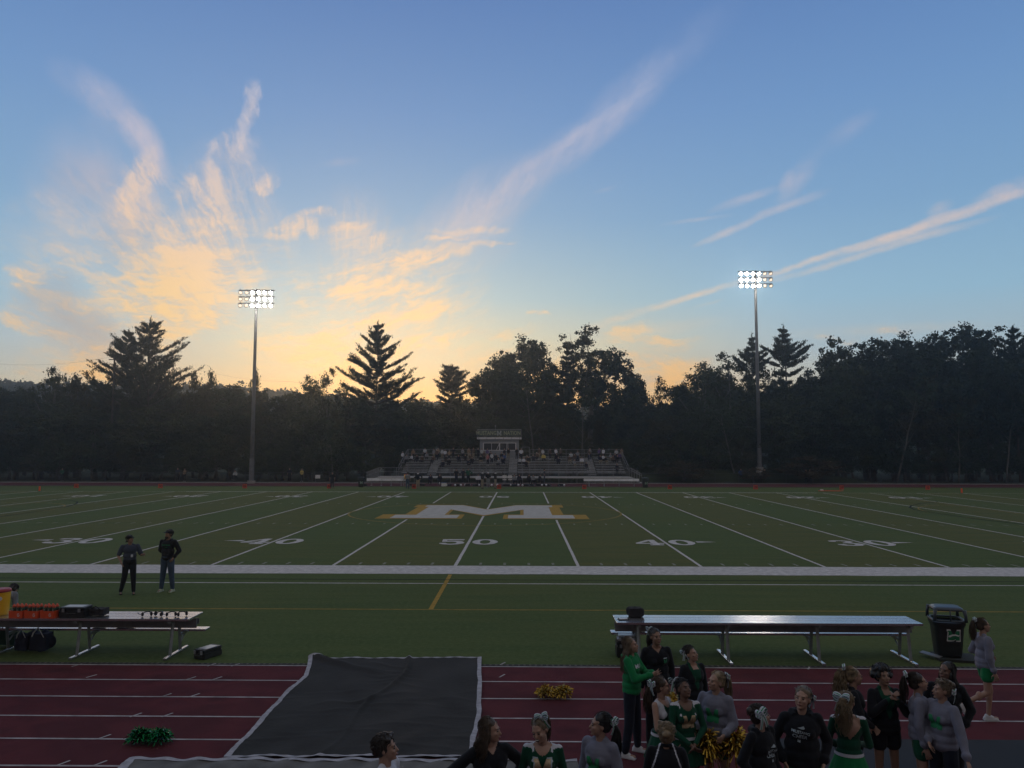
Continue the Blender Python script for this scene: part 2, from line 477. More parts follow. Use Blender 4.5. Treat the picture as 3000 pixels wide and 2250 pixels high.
def project_decal(name, pts2d_polys, target, origin, xdir, ydir, m, parent, off=0.004, maxe=0.02):
    """flat artwork (list of 2-D outlines) laid on a curved surface of target, in parent space"""
    xd = Vector(xdir).normalized(); yd = Vector(ydir).normalized(); nd_ = xd.cross(yd)
    bm = bmesh.new()
    for p in pts2d_polys:
        bm.faces.new([bm.verts.new((q[0], q[1], 0)) for q in p])
    bmesh.ops.triangulate(bm, faces=bm.faces[:])
    for _ in range(4):
        es = [e for e in bm.edges if e.calc_length() > maxe]
        if not es: break
        bmesh.ops.subdivide_edges(bm, edges=es, cuts=1); bmesh.ops.triangulate(bm, faces=bm.faces[:])
    me0 = target.data; bvh = BVHTree.FromPolygons([v.co for v in me0.vertices], [tuple(p.vertices) for p in me0.polygons])
    o = Vector(origin); last = 0.0
    for v in bm.verts:
        q = o + xd * v.co.x + yd * v.co.y
        h = bvh.ray_cast(q + nd_ * 0.4, -nd_, 0.8)
        if h[0] is not None: v.co = h[0] + nd_ * off; last = (h[0] - q).dot(nd_)
        else: v.co = q + nd_ * (last + off)
    me = bpy.data.meshes.new(name); bm.to_mesh(me); bm.free()
    return link(name, me, parent, m)


# slab-serif M, unit box, y up
def M_polys(w=1.0, h=1.0):
    Lp = [(0, 0), (.33, 0), (.33, .16), (.24, .16), (.24, .66), (.5, .03), (.5, .40), (.26, 1), (0, 1), (0, .84), (.07, .84), (.07, .16), (0, .16)]
    a = [((x - .5) * w, (y - .5) * h) for x, y in Lp]
    return [a, [(-x, y) for x, y in reversed(a)]]


def text_polys(s, size, font_scale_x=1.0):
    """outlines of built-in lettering as flat faces, centred"""
    cu_ = bpy.data.curves.new('t', 'FONT'); cu_.body = s; cu_.size = size; cu_.align_x = 'CENTER'; cu_.align_y = 'CENTER'; cu_.resolution_u = 2; cu_.offset = size * 0.02
    o = bpy.data.objects.new('t', cu_); COL.objects.link(o)
    dg = bpy.context.evaluated_depsgraph_get(); me = bpy.data.meshes.new_from_object(o.evaluated_get(dg))
    ps = [[(me.vertices[i].co.x * font_scale_x, me.vertices[i].co.y) for i in p.vertices] for p in me.polygons]
    bpy.data.objects.remove(o); return ps


ORD = ['first', 'second', 'third', 'fourth', 'fifth', 'sixth', 'seventh', 'eighth', 'ninth', 'tenth', 'eleventh', 'twelfth', 'thirteenth', 'fourteenth', 'fifteenth', 'sixteenth', 'seventeenth', 'eighteenth', 'nineteenth', 'twentieth']
# ---------------------------------------------------------------- ground
def ground_mat(name, cols, scale, bump=0.3, bscale=200, rough=0.95):
    m = mat(name, cols[0], rough, spec=0.15); nt = m.node_tree; L = nt.links.new
    t = nt.nodes.new('ShaderNodeTexCoord'); p = nt.nodes['Principled BSDF']
    n = nt.nodes.new('ShaderNodeTexNoise'); n.inputs['Scale'].default_value = scale; n.inputs['Detail'].default_value = 8; L(t.outputs['Object'], n.inputs[0])
    r = nt.nodes.new('ShaderNodeValToRGB'); cr = r.color_ramp
    while len(cr.elements) < len(cols): cr.elements.new(0.5)
    for i, (e, c) in enumerate(zip(cr.elements, cols)): e.position = 0.3 + 0.4 * i / max(1, len(cols) - 1); e.color = (*c, 1)
    L(n.outputs['Fac'], r.inputs[0]); L(r.outputs[0], p.inputs['Base Color'])
    n2 = nt.nodes.new('ShaderNodeTexNoise'); n2.inputs['Scale'].default_value = bscale; n2.inputs['Detail'].default_value = 2; L(t.outputs['Object'], n2.inputs[0])
    b = nt.nodes.new('ShaderNodeBump'); b.inputs['Strength'].default_value = bump; b.inputs['Distance'].default_value = 0.02
    L(n2.outputs['Fac'], b.inputs['Height']); L(b.outputs[0], p.inputs['Normal'])
    return m


def sheet(name, x0, x1, y0, y1, z, m):
    mb = MB(); mb.add([(x0, y0, z), (x1, y0, z), (x1, y1, z), (x0, y1, z)], [(0, 1, 2, 3)]); return struct(name, mb, m)


GRASS = ground_mat('wild_grass', [(0.02, 0.028, 0.012), (0.035, 0.045, 0.018), (0.03, 0.032, 0.016)], 0.3)
sheet('ground', -900, 900, -200, 1500, -0.02, GRASS)

# artificial turf: alternate five-yard bands with slightly different pile
TURF = mat('turf', (0.05, 0.075, 0.03), 0.95, spec=0.1); nt = TURF.node_tree; L = nt.links.new
p = nt.nodes['Principled BSDF']; t = nt.nodes.new('ShaderNodeTexCoord')
sx = nt.nodes.new('ShaderNodeSeparateXYZ'); L(t.outputs['Object'], sx.inputs[0])


def nm(op, a, b=None, c=None):
    n = nt.nodes.new('ShaderNodeMath'); n.operation = op
    for i, v in enumerate((a, b, c)):
        if v is None: continue
        if isinstance(v, (int, float)): n.inputs[i].default_value = v
        else: L(v, n.inputs[i])
    return n.outputs[0]


def nz(scale, detail, vec=None, rough=0.55):
    n = nt.nodes.new('ShaderNodeTexNoise'); n.inputs['Scale'].default_value = scale; n.inputs['Detail'].default_value = detail; n.inputs['Roughness'].default_value = rough
    L(vec or t.outputs['Object'], n.inputs[0]); return n.outputs['Fac']


def smx(f, a, b):
    n = nt.nodes.new('ShaderNodeMix'); n.data_type = 'RGBA'
    for i, v in ((0, f), (6, a), (7, b)):
        if isinstance(v, (int, float, tuple)): n.inputs[i].default_value = v
        else: L(v, n.inputs[i])
    return n.outputs[2]


def sst(x, lo, hi, a=0.0, b=1.0):
    n = nt.nodes.new('ShaderNodeMapRange'); n.interpolation_type = 'SMOOTHSTEP'; L(x, n.inputs[0])
    for i, v in enumerate((lo, hi, a, b)): n.inputs[i + 1].default_value = v
    return n.outputs[0]


YD = 4.572
ph = nm('PINGPONG', nm('ADD', sx.outputs[0], YD / 2 + YD * 20), YD)
band = sst(ph, YD * 0.5 - 0.15, YD * 0.5 + 0.15)
infield = nm('MULTIPLY', sst(sx.outputs[1], -0.1, 0.1), sst(sx.outputs[1], 48.9, 48.7))
wob = nz(0.12, 4)
base_c = smx(nm('MULTIPLY', band, infield), (0.110, 0.106, 0.032, 1), (0.082, 0.108, 0.034, 1))
big = sst(wob, 0.42, 0.68)
side = nm('SUBTRACT', 1.0, infield)
base_c = smx(nm('MULTIPLY', side, 0.85), base_c, (0.070, 0.102, 0.033, 1))
base_c = smx(nm('MULTIPLY', big, 0.5), base_c, (0.108, 0.106, 0.030, 1))
mp = nt.nodes.new('ShaderNodeMapping'); mp.inputs['Scale'].default_value = (0.25, 2.2, 1); L(t.outputs['Object'], mp.inputs[0])
streak = nz(1.0, 5, mp.outputs[0])
base_c = smx(sst(streak, 0.35, 0.7, 0.0, 0.55), base_c, (0.044, 0.078, 0.024, 1))
fine = nz(9.0, 6, None, 0.7)
base_c = smx(sst(fine, 0.38, 0.72, 0.0, 0.62), base_c, (0.118, 0.152, 0.058, 1))
L(base_c, p.inputs['Base Color'])
bn = nt.nodes.new('ShaderNodeBump'); bn.inputs['Strength'].default_value = 0.5; bn.inputs['Distance'].default_value = 0.02
L(nz(45, 3), bn.inputs['Height']); L(bn.outputs[0], p.inputs['Normal'])
sheet('turf_field', -72, 72, -13.42, 59.6, 0.0, TURF)

TRACK = ground_mat('track_rubber', [(0.070, 0.0175, 0.0240), (0.118, 0.0265, 0.0340), (0.086, 0.0205, 0.0275), (0.104, 0.026, 0.033)], 0.8, 0.5, 260)
FTRACK = ground_mat('far_track_rubber', [(0.075, 0.022, 0.028), (0.09, 0.027, 0.033)], 0.8, 0.4, 200)
sheet('running_track', -72, 72, -24.0, -13.55, 0.0, TRACK)
sheet('far_track', -90, 90, 60.1, 68.2, 0.0, FTRACK)
ASPH = ground_mat('asphalt', [(0.075, 0.08, 0.09), (0.10, 0.105, 0.115)], 1.5)
sheet('far_path', -90, 90, 68.5, 71.2, 0.0, ASPH)
CONC = ground_mat('concrete', [(0.22, 0.215, 0.21), (0.30, 0.29, 0.285)], 2.0)
mb = MB(); mb.box((0, 59.85, 0.0), (144, 0.42, 0.03)); struct('far_turf_kerb', mb, GRASS)
mb = MB(); mb.box((0, 68.35, 0.01), (180, 0.22, 0.06)); struct('far_track_kerb', mb, CONC)
mb = MB(); mb.box((8, -26.5, -0.01), (160, 4.9, 0.03)); struct('spectator_walk', mb, CONC)
# slotted drain between turf and track
DARKR = mat('drain_dark', (0.02, 0.02, 0.018), 0.9, var=0.3, vscale=20)
mb = MB(); mb.box((0, -13.485, -0.001), (144, 0.125, 0.012)); struct('drain_channel', mb, DARKR)
SLAT = mat('drain_slat', (0.075, 0.065, 0.055), 0.8, var=0.5, vscale=3)
mb = MB(); x = -20.0
while x < 26:
    mb.box((x, -13.485, 0.004), (0.045, 0.085, 0.010)); x += 0.115
struct('drain_slats', mb, SLAT)

WHITE = mat('field_paint_white', (0.54, 0.51, 0.50), 0.9, var=0.22, vscale=5, bump=0.4, bscale=90, spec=0.15)
FAINT = mat('field_paint_faint', (0.23, 0.235, 0.19), 0.9, var=0.35, vscale=5, spec=0.1)
YEL = mat('field_paint_yellow', (0.36, 0.225, 0.045), 0.9, var=0.2, vscale=5, spec=0.1)
YFA = mat('field_paint_pale_yellow', (0.27, 0.195, 0.05), 0.9, var=0.3, vscale=3, spec=0.1)
BLK = mat('field_paint_dark', (0.014, 0.022, 0.016), 0.9, spec=0.1)
TLN = mat('track_paint', (0.40, 0.37, 0.38), 0.9, var=0.3, vscale=4, spec=0.1)


def strip(mb, pts, w, z):
    """flat painted line along points"""
    pts = [Vector((p[0], p[1], 0)) for p in pts]; vs = []
    for i, p in enumerate(pts):
        t_ = (pts[min(i + 1, len(pts) - 1)] - pts[max(i - 1, 0)]).normalized(); n_ = Vector((-t_.y, t_.x, 0)) * w / 2
        vs += [(p.x + n_.x, p.y + n_.y, z), (p.x - n_.x, p.y - n_.y, z)]
    mb.add(vs, [(2 * i + 1, 2 * i + 3, 2 * i + 2, 2 * i) for i in range(len(pts) - 1)])


def seg(mb, x0, y0, x1, y1, w, z, jit=0.0):
    n = max(2, int(math.hypot(x1 - x0, y1 - y0) / 0.8)) if jit else 1
    strip(mb, [(x0 + (x1 - x0) * i / n + (rnd.uniform(-jit, jit)), y0 + (y1 - y0) * i / n + (rnd.uniform(-jit, jit))) for i in range(n + 1)], w, z)


FW = 48.77
mb = MB()
for k in range(-9, 10):
    X = k * YD
    if abs(k) == 1: seg(mb, X, 0.02, X, 18.9, 0.115, 0.004, .006); seg(mb, X, 33.2, X, FW - .02, 0.115, 0.004)
    else: seg(mb, X, 0.02, X, FW - .02, 0.115 if k else 0.13, 0.004, .006)
for X in (-45.72, 45.72, -54.86, 54.86): seg(mb, X, 0, X, FW, 0.12, 0.004)
seg(mb, -31, FW + 0.16, 31.5, FW + 0.16, 0.32, 0.0045)
seg(mb, -56, FW + 0.08, -31, FW + 0.08, 0.10, 0.0045); seg(mb, 31.5, FW + 0.08, 56, FW + 0.08, 0.10, 0.0045)
seg(mb, -60, -3.86, 60, -3.86, 0.10, 0.004, .005)
struct('yard_lines', mb, WHITE)
mb = MB(); n = 120; top = []; bot = []
for i in range(n + 1):
    X = -58 + 116 * i / n
    top.append((X, 0.0 + rnd.uniform(-.02, .02), 0.004)); bot.append((X, -1.92 + rnd.uniform(-.03, .03) - 0.004 * abs(X), 0.004))
mb.add(top + bot, [(n + 1 + i, n + 2 + i, i + 1, i) for i in range(n)])
struct('sideline_band', mb, WHITE)
mb = MB()
for i in range(-50, 51):
    if i % 5 == 0: continue
    X = i * 0.9144
    seg(mb, X, 0.25, X, 0.80, 0.10, 0.004); seg(mb, X, FW - 0.8, X, FW - .3, 0.10, 0.004)
    for Y in (16.26, FW - 16.26): seg(mb, X, Y - .3, X, Y + .3, 0.10, 0.004)
struct('hash_marks', mb, FAINT)
mb = MB()
seg(mb, 0, -2.05, 0, -7.95, 0.13, 0.004, .004)
struct('halfway_line', mb, YEL)
mb = MB(); seg(mb, -60, -8.0, 60, -8.0, 0.10, 0.0045, .006)
strip(mb, [(9.15 * math.cos(a / 48 * 6.28318), 24.385 + 9.15 * math.sin(a / 48 * 6.28318)) for a in range(49)], 0.12, 0.008)
for s_ in (-1, 1):
    strip(mb, [(s_ * (36 - 5.5 * math.sin(a / 20 * 3.14159)), 24.4 + 8 * math.cos(a / 20 * 3.14159)) for a in range(21)], 0.10, 0.008)
    seg(mb, s_ * 36, 9, s_ * 36, 39.7, 0.1, 0.0081)
    for y_ in (9, 39.7): seg(mb, s_ * 36, y_, s_ * 52, y_, 0.1, 0.0085)
struct('soccer_lines', mb, YFA)
mb = MB(); seg(mb, -60, -3.12, 60, -3.12, 0.09, 0.0042)
pts = [gp(1500 + x / 1.4747, 1400 + y / 1.4747) for x, y in ((1840, 104), (1770, 110), (1725, 120), (1718, 128), (1740, 138), (1850, 156), (2040, 182), (2212, 202))]
strip(mb, pts, 0.14, 0.0105)
pts = [gp(x / 1.4747, 1400 + y / 1.4747) for x, y in ((240, 93), (300, 97), (335, 103), (330, 112), (290, 125), (180, 143), (0, 168))]
strip(mb, pts, 0.14, 0.0105)
struct('lacrosse_lines', mb, BLK)

# numbers: block digits with serifs, 2 m tall
DG = {
 '5': [[(.08, 1), (.9, 1), (.86, .80), (.28, .80), (.27, .66), (.12, .52)], [(.12, .52), (.27, .66), (.55, .70), (.80, .62), (.94, .42), (.92, .20), (.74, .05), (.5, 0), (.5, .14), (.62, .2), (.68, .34), (.62, .48), (.48, .55), (.3, .5)],
       [(.5, 0), (.26, .03), (.08, .16), (.06, .30), (.28, .30), (.34, .18), (.5, .14)]],
 '4': [[(.60, 1), (.80, 1), (.80, .14), (.92, .14), (.92, 0), (.44, 0), (.44, .14), (.56, .14), (.56, .92)], [(.56, 1), (.6, .8), (.2, .40), (.0, .26), (.0, .40)], [(0, .26), (1.0, .26), (1.0, .40), (0, .40)]],
 '3': [[(.06, .78), (.1, .93), (.34, 1), (.62, .99), (.86, .88), (.88, .68), (.66, .54), (.4, .56), (.58, .66), (.62, .8), (.48, .88), (.32, .84), (.28, .74)],
       [(.4, .56), (.66, .54), (.92, .42), (.96, .2), (.76, .04), (.5, 0), (.5, .12), (.64, .2), (.66, .36), (.52, .47), (.36, .47)], [(.5, 0), (.22, .03), (.03, .16), (.04, .3), (.28, .3), (.34, .18), (.5, .12)]],
 '2': [[(.06, .74), (.12, .92), (.4, 1), (.7, .97), (.92, .8), (.88, .6), (.6, .4), (.34, .2), (.06, .14), (.3, .38), (.58, .58), (.62, .78), (.48, .88), (.34, .84), (.3, .72)], [(.04, 0), (.96, 0), (.98, .3), (.8, .3), (.76, .18), (.06, .18)]],
 '1': [[(.36, .12), (.64, .12), (.64, 1), (.36, 1)], [(.2, 0), (.8, 0), (.8, .12), (.2, .12)], [(.36, 1), (.36, .8), (.18, .78), (.18, .86)]],
}
n = 20
o_ = [(.5 + .46 * math.cos(a / n * 6.28318), .5 + .5 * math.sin(a / n * 6.28318)) for a in range(n + 1)]
i_ = [(.5 + .19 * math.cos(a / n * 6.28318), .5 + .36 * math.sin(a / n * 6.28318)) for a in range(n + 1)]
DG['0'] = [[o_[a], o_[a + 1], i_[a + 1], i_[a]] for a in range(n)]


def digit(mb, ch, cx, cy, w, h, flip, z):
    for pl in DG[ch]:
        vs = []
        for (x, y) in pl:
            X = (x - .5) * w; Yv = (y - .5) * h
            if flip: X, Yv = -X, -Yv
            vs.append((cx + X, cy + Yv, z))
        mb.add(vs, [tuple(range(len(vs)))])
        z += 0.0004


mb = MB()
for k, s_ in ((0, '50'), (-2, '40'), (2, '40'), (-4, '30'), (4, '30'), (-6, '20'), (6, '20'), (-8, '10'), (8, '10')):
    for cy, fl in ((7.45, False), (FW - 7.3, True)):
        sg = -1 if fl else 1
        digit(mb, s_[0], k * YD - sg * .76, cy, 1.30, 2.1, fl, 0.0085)
        digit(mb, s_[1], k * YD + sg * .76, cy, 1.30, 2.1, fl, 0.0085)
        if k:
            d_ = -1 if k < 0 else 1; bx = k * YD + d_ * 1.50; yb = cy + sg * 0.25
            mb.add([(bx, yb - .24, .0085), (bx + d_ * .95, yb, .0085), (bx, yb + .24, .0085)], [(0, 1, 2) if d_ > 0 else (2, 1, 0)])
struct('field_numbers', mb, WHITE)

# midfield letter: yellow slab M with the white M laid over it
def quadM(pts, z, cx=0.0, y0=19.75, w=12.6, h=12.4):
    return [(cx + (x - .5) * w, y0 + y * h, z) for x, y in pts]


def bigM(grow, z):
    g = grow
    legs = []
    Lf = [(0 - g, 0 - g), (.37 + g, 0 - g), (.37 + g, .20 + g), (.285 + g, .20 + g), (.285 + g, .56 - g * 1.5), (.5, .17 - g * 1.6), (.5, .56 + g * .9), (.33 + g * .4, .90 + g), (.09 - g, .90 + g), (.09 - g, .76 - g),
          (.115 - g, .76 - g), (.115 - g, .20 + g), (0 - g, .20 + g)]
    return Lf


mb = MB()
for mir in (0, 1):
    pl = bigM(0.028, 0); pl = [(1 - x, y) for x, y in reversed(pl)] if mir else pl
    pl = [(x, y) for x, y in pl]
    mb.add(quadM(pl, 0.012), [tuple(range(len(pl)))])
# extra width of the yellow foot serifs
struct('field_logo_outline', mb, YEL)
LW = mat('logo_white', (0.47, 0.45, 0.42), 0.9, var=0.12, vscale=2, spec=0.1)
mb = MB()
for mir in (0, 1):
    pl = bigM(-0.006, 0); pl = [(1 - x, y) for x, y in reversed(pl)] if mir else pl
    mb.add(quadM(pl, 0.016, 0.0, 19.75, 11.7), [tuple(range(len(pl)))])
struct('field_logo_letter', mb, LW)

mb = MB()
for i in range(7):
    Y = -13.6 - i * 1.013
    seg(mb, -40, Y, 40, Y, 0.05, 0.005, .003)
for (px, py) in ((225, 1950), (620, 1949), (690, 1949), (268, 1982), (560, 1988), (637, 1988), (487, 2038), (570, 2038), (398, 2096), (490, 2096), (305, 2160), (183, 2238), (292, 2238), (1473, 1945), (1471, 1981), (1905, 1955), (2370, 1958)):
    g = gp(px, py); seg(mb, g.x - .05, g.y - .10, g.x + .05, g.y + .10, 0.035, 0.009)
struct('lane_lines', mb, TLN)
mb = MB(); seg(mb, -80, 60.4, 80, 60.4, 0.05, 0.005); seg(mb, -80, 67.9, 80, 67.9, 0.07, 0.005); struct('far_lane_lines', mb, TLN)

# ---------------------------------------------------------------- hills beyond the wood
def ridge(px):
    pts = [(-900, 1085), (-300, 1100), (0, 1108), (90, 1112), (250, 1116), (520, 1120), (700, 1124), (860, 1138), (1000, 1152), (1200, 1165), (1320, 1172), (1500, 1176), (1900, 1178), (2300, 1180), (3000, 1176), (3900, 1170)]
    for (a, b), (c, d) in zip(pts, pts[1:]):
        if a <= px <= c: return b + (d - b) * (px - a) / (c - a)
    return pts[-1][1]


mb = MB(); NX, NY = 150, 14
vs = []
for j in range(NY + 1):
    tt = j / NY; Y = 150 + 190 * tt
    for i in range(NX + 1):
        px = -900 + 4800 * i / NX
        hgt = max(0, dp(px, ridge(px), 320).z - 5)
        prof = math.sin(min(1, tt / 0.9) * math.pi / 2) ** 1.2 if tt < 0.92 else 0.97
        P_ = dp(px, 1311, Y)
        z = hgt * prof + 1.2 * math.sin(px * .05 + tt * 9) * math.sin(px * .021 + tt * 5) * prof
        vs.append((P_.x, Y, z - 0.5))
fs = [(j * (NX + 1) + i, j * (NX + 1) + i + 1, (j + 1) * (NX + 1) + i + 1, (j + 1) * (NX + 1) + i) for j in range(NY) for i in range(NX)]
mb.add(vs, fs)
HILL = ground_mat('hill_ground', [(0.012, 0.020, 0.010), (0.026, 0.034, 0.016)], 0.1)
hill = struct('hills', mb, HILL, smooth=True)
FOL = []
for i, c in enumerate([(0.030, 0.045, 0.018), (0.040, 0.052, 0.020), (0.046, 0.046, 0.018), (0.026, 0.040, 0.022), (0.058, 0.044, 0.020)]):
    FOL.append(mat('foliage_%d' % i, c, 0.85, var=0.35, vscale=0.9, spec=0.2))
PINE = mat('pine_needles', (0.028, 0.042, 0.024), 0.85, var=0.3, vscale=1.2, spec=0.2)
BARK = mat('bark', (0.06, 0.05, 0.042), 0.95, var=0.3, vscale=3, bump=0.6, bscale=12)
PALE = mat('pale_bark', (0.10, 0.095, 0.085), 0.9, var=0.3, vscale=2)
rs = np.random.RandomState(3)
pos = []
for k in range(2600):
    px = rs.uniform(-700, 3600); tt = rs.uniform(0, 1) ** 0.6; Y = 150 + 190 * min(tt, 0.93)
    hgt = max(0, dp(px, ridge(px), 320).z - 5); prof = math.sin(min(1, tt / 0.9) * math.pi / 2) ** 1.2
    c = dp(px, 1311, Y); z = hgt * prof + rs.uniform(-0.5, 1.5)
    r_ = rs.uniform(1.3, 2.8); m_ = 34
    q = rs.normal(size=(m_, 3)); q /= np.linalg.norm(q, axis=1)[:, None]; q *= rs.uniform(.6, 1, size=(m_, 1)) * r_
    q[:, 2] *= rs.choice([0.8, 1.0, 1.5]); q += (c.x, Y, z); pos.append(q)
pos = np.concatenate(pos)
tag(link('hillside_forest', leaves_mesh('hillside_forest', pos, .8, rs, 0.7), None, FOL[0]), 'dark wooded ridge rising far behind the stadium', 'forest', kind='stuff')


# ---------------------------------------------------------------- trees
def branch_curve(p0, d, L, up, n=5, wob=0.05, r=rnd):
    pts = [Vector(p0)]; d = Vector(d).normalized(); 
    for i in range(n):
        d = (d + Vector((r.uniform(-wob, wob), r.uniform(-wob, wob), up / n + r.uniform(-wob, wob) * .6))).normalized()
        pts.append(pts[-1] + d * L / n)
    return pts


def make_pine(h, spread, bare, seed, shape='white', dens=1.0):
    """trunk + whorls of spreading limbs with flat tufted sprays; returns (trunk MB, leaf positions)"""
    r = random.Random(seed); rs = np.random.RandomState(seed); mb = MB(); P = []; Dr = []
    lean = r.uniform(-.02, .02)
    ax = lambda z: Vector((lean * z + .12 * math.sin(z * .35 + seed), .1 * math.sin(z * .3), z))
    mb.tube([ax(h * i / 9) for i in range(10)], [0.028 * h ** .8 * (1 - i / 9) ** .8 * .6 + .03 for i in range(10)], 8)
    z = h * bare
    while z < h - 0.3:
        u = (z - h * bare) / (h * (1 - bare))
        if shape == 'white': L0 = spread * (0.35 + .65 * min(1, u / .12)) * (1 - u) ** .86 * 1.12 + .35
        elif shape == 'round': L0 = spread * math.sqrt(max(0, 1 - (1.55 * (u - .36)) ** 2)) + .25
        elif shape == 'flat': L0 = spread * (.62 + .38 * math.sin(u * 13 + seed)) * (1 - u) ** .6 + .3
        else: L0 = spread * (1 - u) ** .85 + .2
        nb = r.choice([4, 5, 5, 6]); a0 = r.uniform(0, 6.28)
        for k in range(nb):
            a = a0 + 6.283 * k / nb + r.uniform(-.35, .35); L = L0 * r.uniform(.55, 1.12)
            if r.random() < .08: L *= .4
            d = (math.cos(a), math.sin(a), .0 + .40 * u + r.uniform(-.06, .1))
            c = branch_curve(ax(z), d, L, .12 + .34 * r.random(), 6, .06, r)
            mb.tube(c, [max(.012, .018 * L * (1 - i / 7.0)) for i in range(7)], 4, cap=False)
            # side sprays
            for i in range(2, 7):
                q = c[i]; f = i / 6.0
                ns = 3 if L > 2 else 2
                t_ = (c[i] - c[i - 1]).normalized(); side = t_.cross(Vector((0, 0, 1))).normalized()
                for sgn in (-1, 1):
                    for w in range(ns if i < 6 else 1):
                        sl = L * .26 * r.uniform(.5, 1.1) * (1.15 - .5 * f)
                        dd = (t_ * r.uniform(.5, 1) + side * sgn * r.uniform(.3, 1) + Vector((0, 0, r.uniform(0, .28)))).normalized()
                        st = q - t_ * r.uniform(0, L / 7)
                        mcount = int(26 * dens * max(.5, sl / .8))
                        tt = rs.uniform(.1, 1, size=(mcount, 1)); base_ = np.array(st)[None] + np.array(dd)[None] * sl * tt
                        jit = rs.normal(size=(mcount, 3)) * (0.16, .16, .085); jit[:, 2] += .03
                        P.append(base_ + jit); Dr.append(np.repeat(np.array([[dd.x, dd.y, dd.z + .35]]), mcount, 0))
        z += h * r.uniform(.038, .058) * (1.15 - .35 * u)
    top = np.array(ax(h))[None] + rs.normal(size=(60, 3)) * (.12, .12, .4) - (0, 0, .3); P.append(top); Dr.append(np.repeat([[0, 0, 1.0]], 60, 0))
    return mb, np.concatenate(P), np.concatenate(Dr)


def make_broad(h, w, bare, seed, gap=0.0, lobes=9, dens=1.0, leaf=.2):
    """trunk, forking limbs and leaf clumps grouped in lobes"""
    r = random.Random(seed); rs = np.random.RandomState(seed); mb = MB(); P = []
    zb = h * bare; zt = h
    cz = (zb + zt) / 2; rz = (zt - zb) / 2
    fork = Vector((r.uniform(-.3, .3), r.uniform(-.3, .3), zb + rz * .35))
    mb.tube([(0, 0, 0), fork * .5 + Vector((r.uniform(-.15, .15), 0, 0)), fork], [.020 * h + .06, .015 * h + .04, .012 * h + .03], 8)
    for k in range(lobes):
        a = k * 2.39996 + r.uniform(-.4, .4); f = (k + .5) / lobes
        zz = -.75 + 1.6 * f + r.uniform(-.1, .1); rr = math.sqrt(max(.05, 1 - min(.98, abs(zz)) ** 2)) * r.uniform(.55, .85)
        lc = Vector((math.cos(a) * rr * w, math.sin(a) * rr * w, cz + zz * rz * .8)); lr = w * r.uniform(.32, .5)
        if k == lobes - 1: lc = Vector((r.uniform(-.2, .2) * w, 0, zt - lr * .75))
        mid = (fork + lc) / 2 + Vector((r.uniform(-.3, .3), r.uniform(-.3, .3), -.2))
        mb.tube([fork if r.random() < .6 else fork * .8, mid, lc], [.009 * h, .006 * h, .03], 5, cap=False)
        nc = int(15 * (lr / 1.2) ** 1.4 * dens) + 5
        for c in range(nc):
            q = Vector(rs.normal(size=3)).normalized() * lr * r.uniform(.35, 1.08); q.z *= .85
            cc = lc + q
            if cc.z < zb * .8: continue
            if r.random() < .35: mb.tube([lc, (lc + cc) / 2 + Vector((r.uniform(-.2, .2), r.uniform(-.2, .2), -.05)), cc], [.04, .025, .012], 3, cap=False)
            if r.random() < gap: continue
            m_ = int(r.uniform(26, 60)); cr_ = r.uniform(.26, .62)
            P.append(np.array(cc)[None] + rs.normal(size=(m_, 3)) * (cr_ * .6, cr_ * .6, cr_ * .45))
    return mb, np.concatenate(P), None


def make_spruce(h, w, seed):
    return make_pine(h, w, .08, seed, 'cone', 1.0)


def tree_proto(name, spec, leaf=.15, aspect=.35, mf=None, mtr=None, seed=0):
    mb, P, Dr = spec
    root = empty(name, (0, 0, 0))
    tr = mb.build('trunk', mtr or BARK, root, smooth=True)
    cr = link('crown', leaves_mesh('crown', P, leaf, np.random.RandomState(seed), aspect, 0.0, Dr), root, mf or PINE)
    root['h'] = 1.0; KIDS[root.name] = [tr, cr]
    return root


PROT = {}


def proto(key, fn):
    if key not in PROT: PROT[key] = [fn(), False]
    return PROT[key]


def place_tree(key, px, toppy, Y, h0, label, group, rz=0.0, z0=0.0, sxy=None, cat='tree', mf=None, mirror=False):
    """put a tree so that its trunk is at px and its top reaches toppy at depth Y"""
    e = PROT[key]
    o = e[0] if not e[1] else copy_tree(e[0])
    e[1] = True
    if 1020 < px < 1960 and Y < 92 and group.startswith(('trees on', 'dark wood')): Y = Y + 14
    T = dp(px, toppy, Y); s_ = (T.z - z0) / h0
    o.location = (T.x, Y, z0); k = sxy or s_
    o.scale = (k * (-1 if mirror else 1), k, s_); o.rotation_euler = (0, 0, rz)
    tag(o, label, cat, group)
    if mf is not None:
        for c in o.children:
            if c.name.startswith('crown'):
                c.material_slots[0].link = 'OBJECT'; c.material_slots[0].material = mf
    return o


proto('pineA', lambda: tree_proto('white_pine', make_pine(22, 12.5, .26, 11, dens=.62), .17, .34))
proto('pineB', lambda: tree_proto('white_pine', make_pine(22, 11.0, .30, 29, dens=1.0), .17, .34))
proto('pineC', lambda: tree_proto('white_pine', make_pine(22, 8.4, .34, 37, 'flat'), .17, .34))
proto('red', lambda: tree_proto('red_pine', make_pine(15, 3.4, .40, 5, 'round'), .15, .34))
proto('cone', lambda: tree_proto('spruce', make_spruce(12, 2.4, 9), .14, .34))
proto('narrow', lambda: tree_proto('narrow_conifer', make_pine(20, 1.5, .3, 15, 'round', .9), .16, .5, FOL[3]))
proto('broadA', lambda: tree_proto('broadleaf_tree', make_broad(19, 5.6, .30, 41, .05, 13), .17, .7, FOL[0]))
proto('broadB', lambda: tree_proto('broadleaf_tree', make_broad(17, 5.0, .22, 52, .0, 12), .18, .7, FOL[3]))
proto('broadC', lambda: tree_proto('broadleaf_tree', make_broad(15, 4.2, .20, 63, .0, 10), .17, .7, FOL[1]))
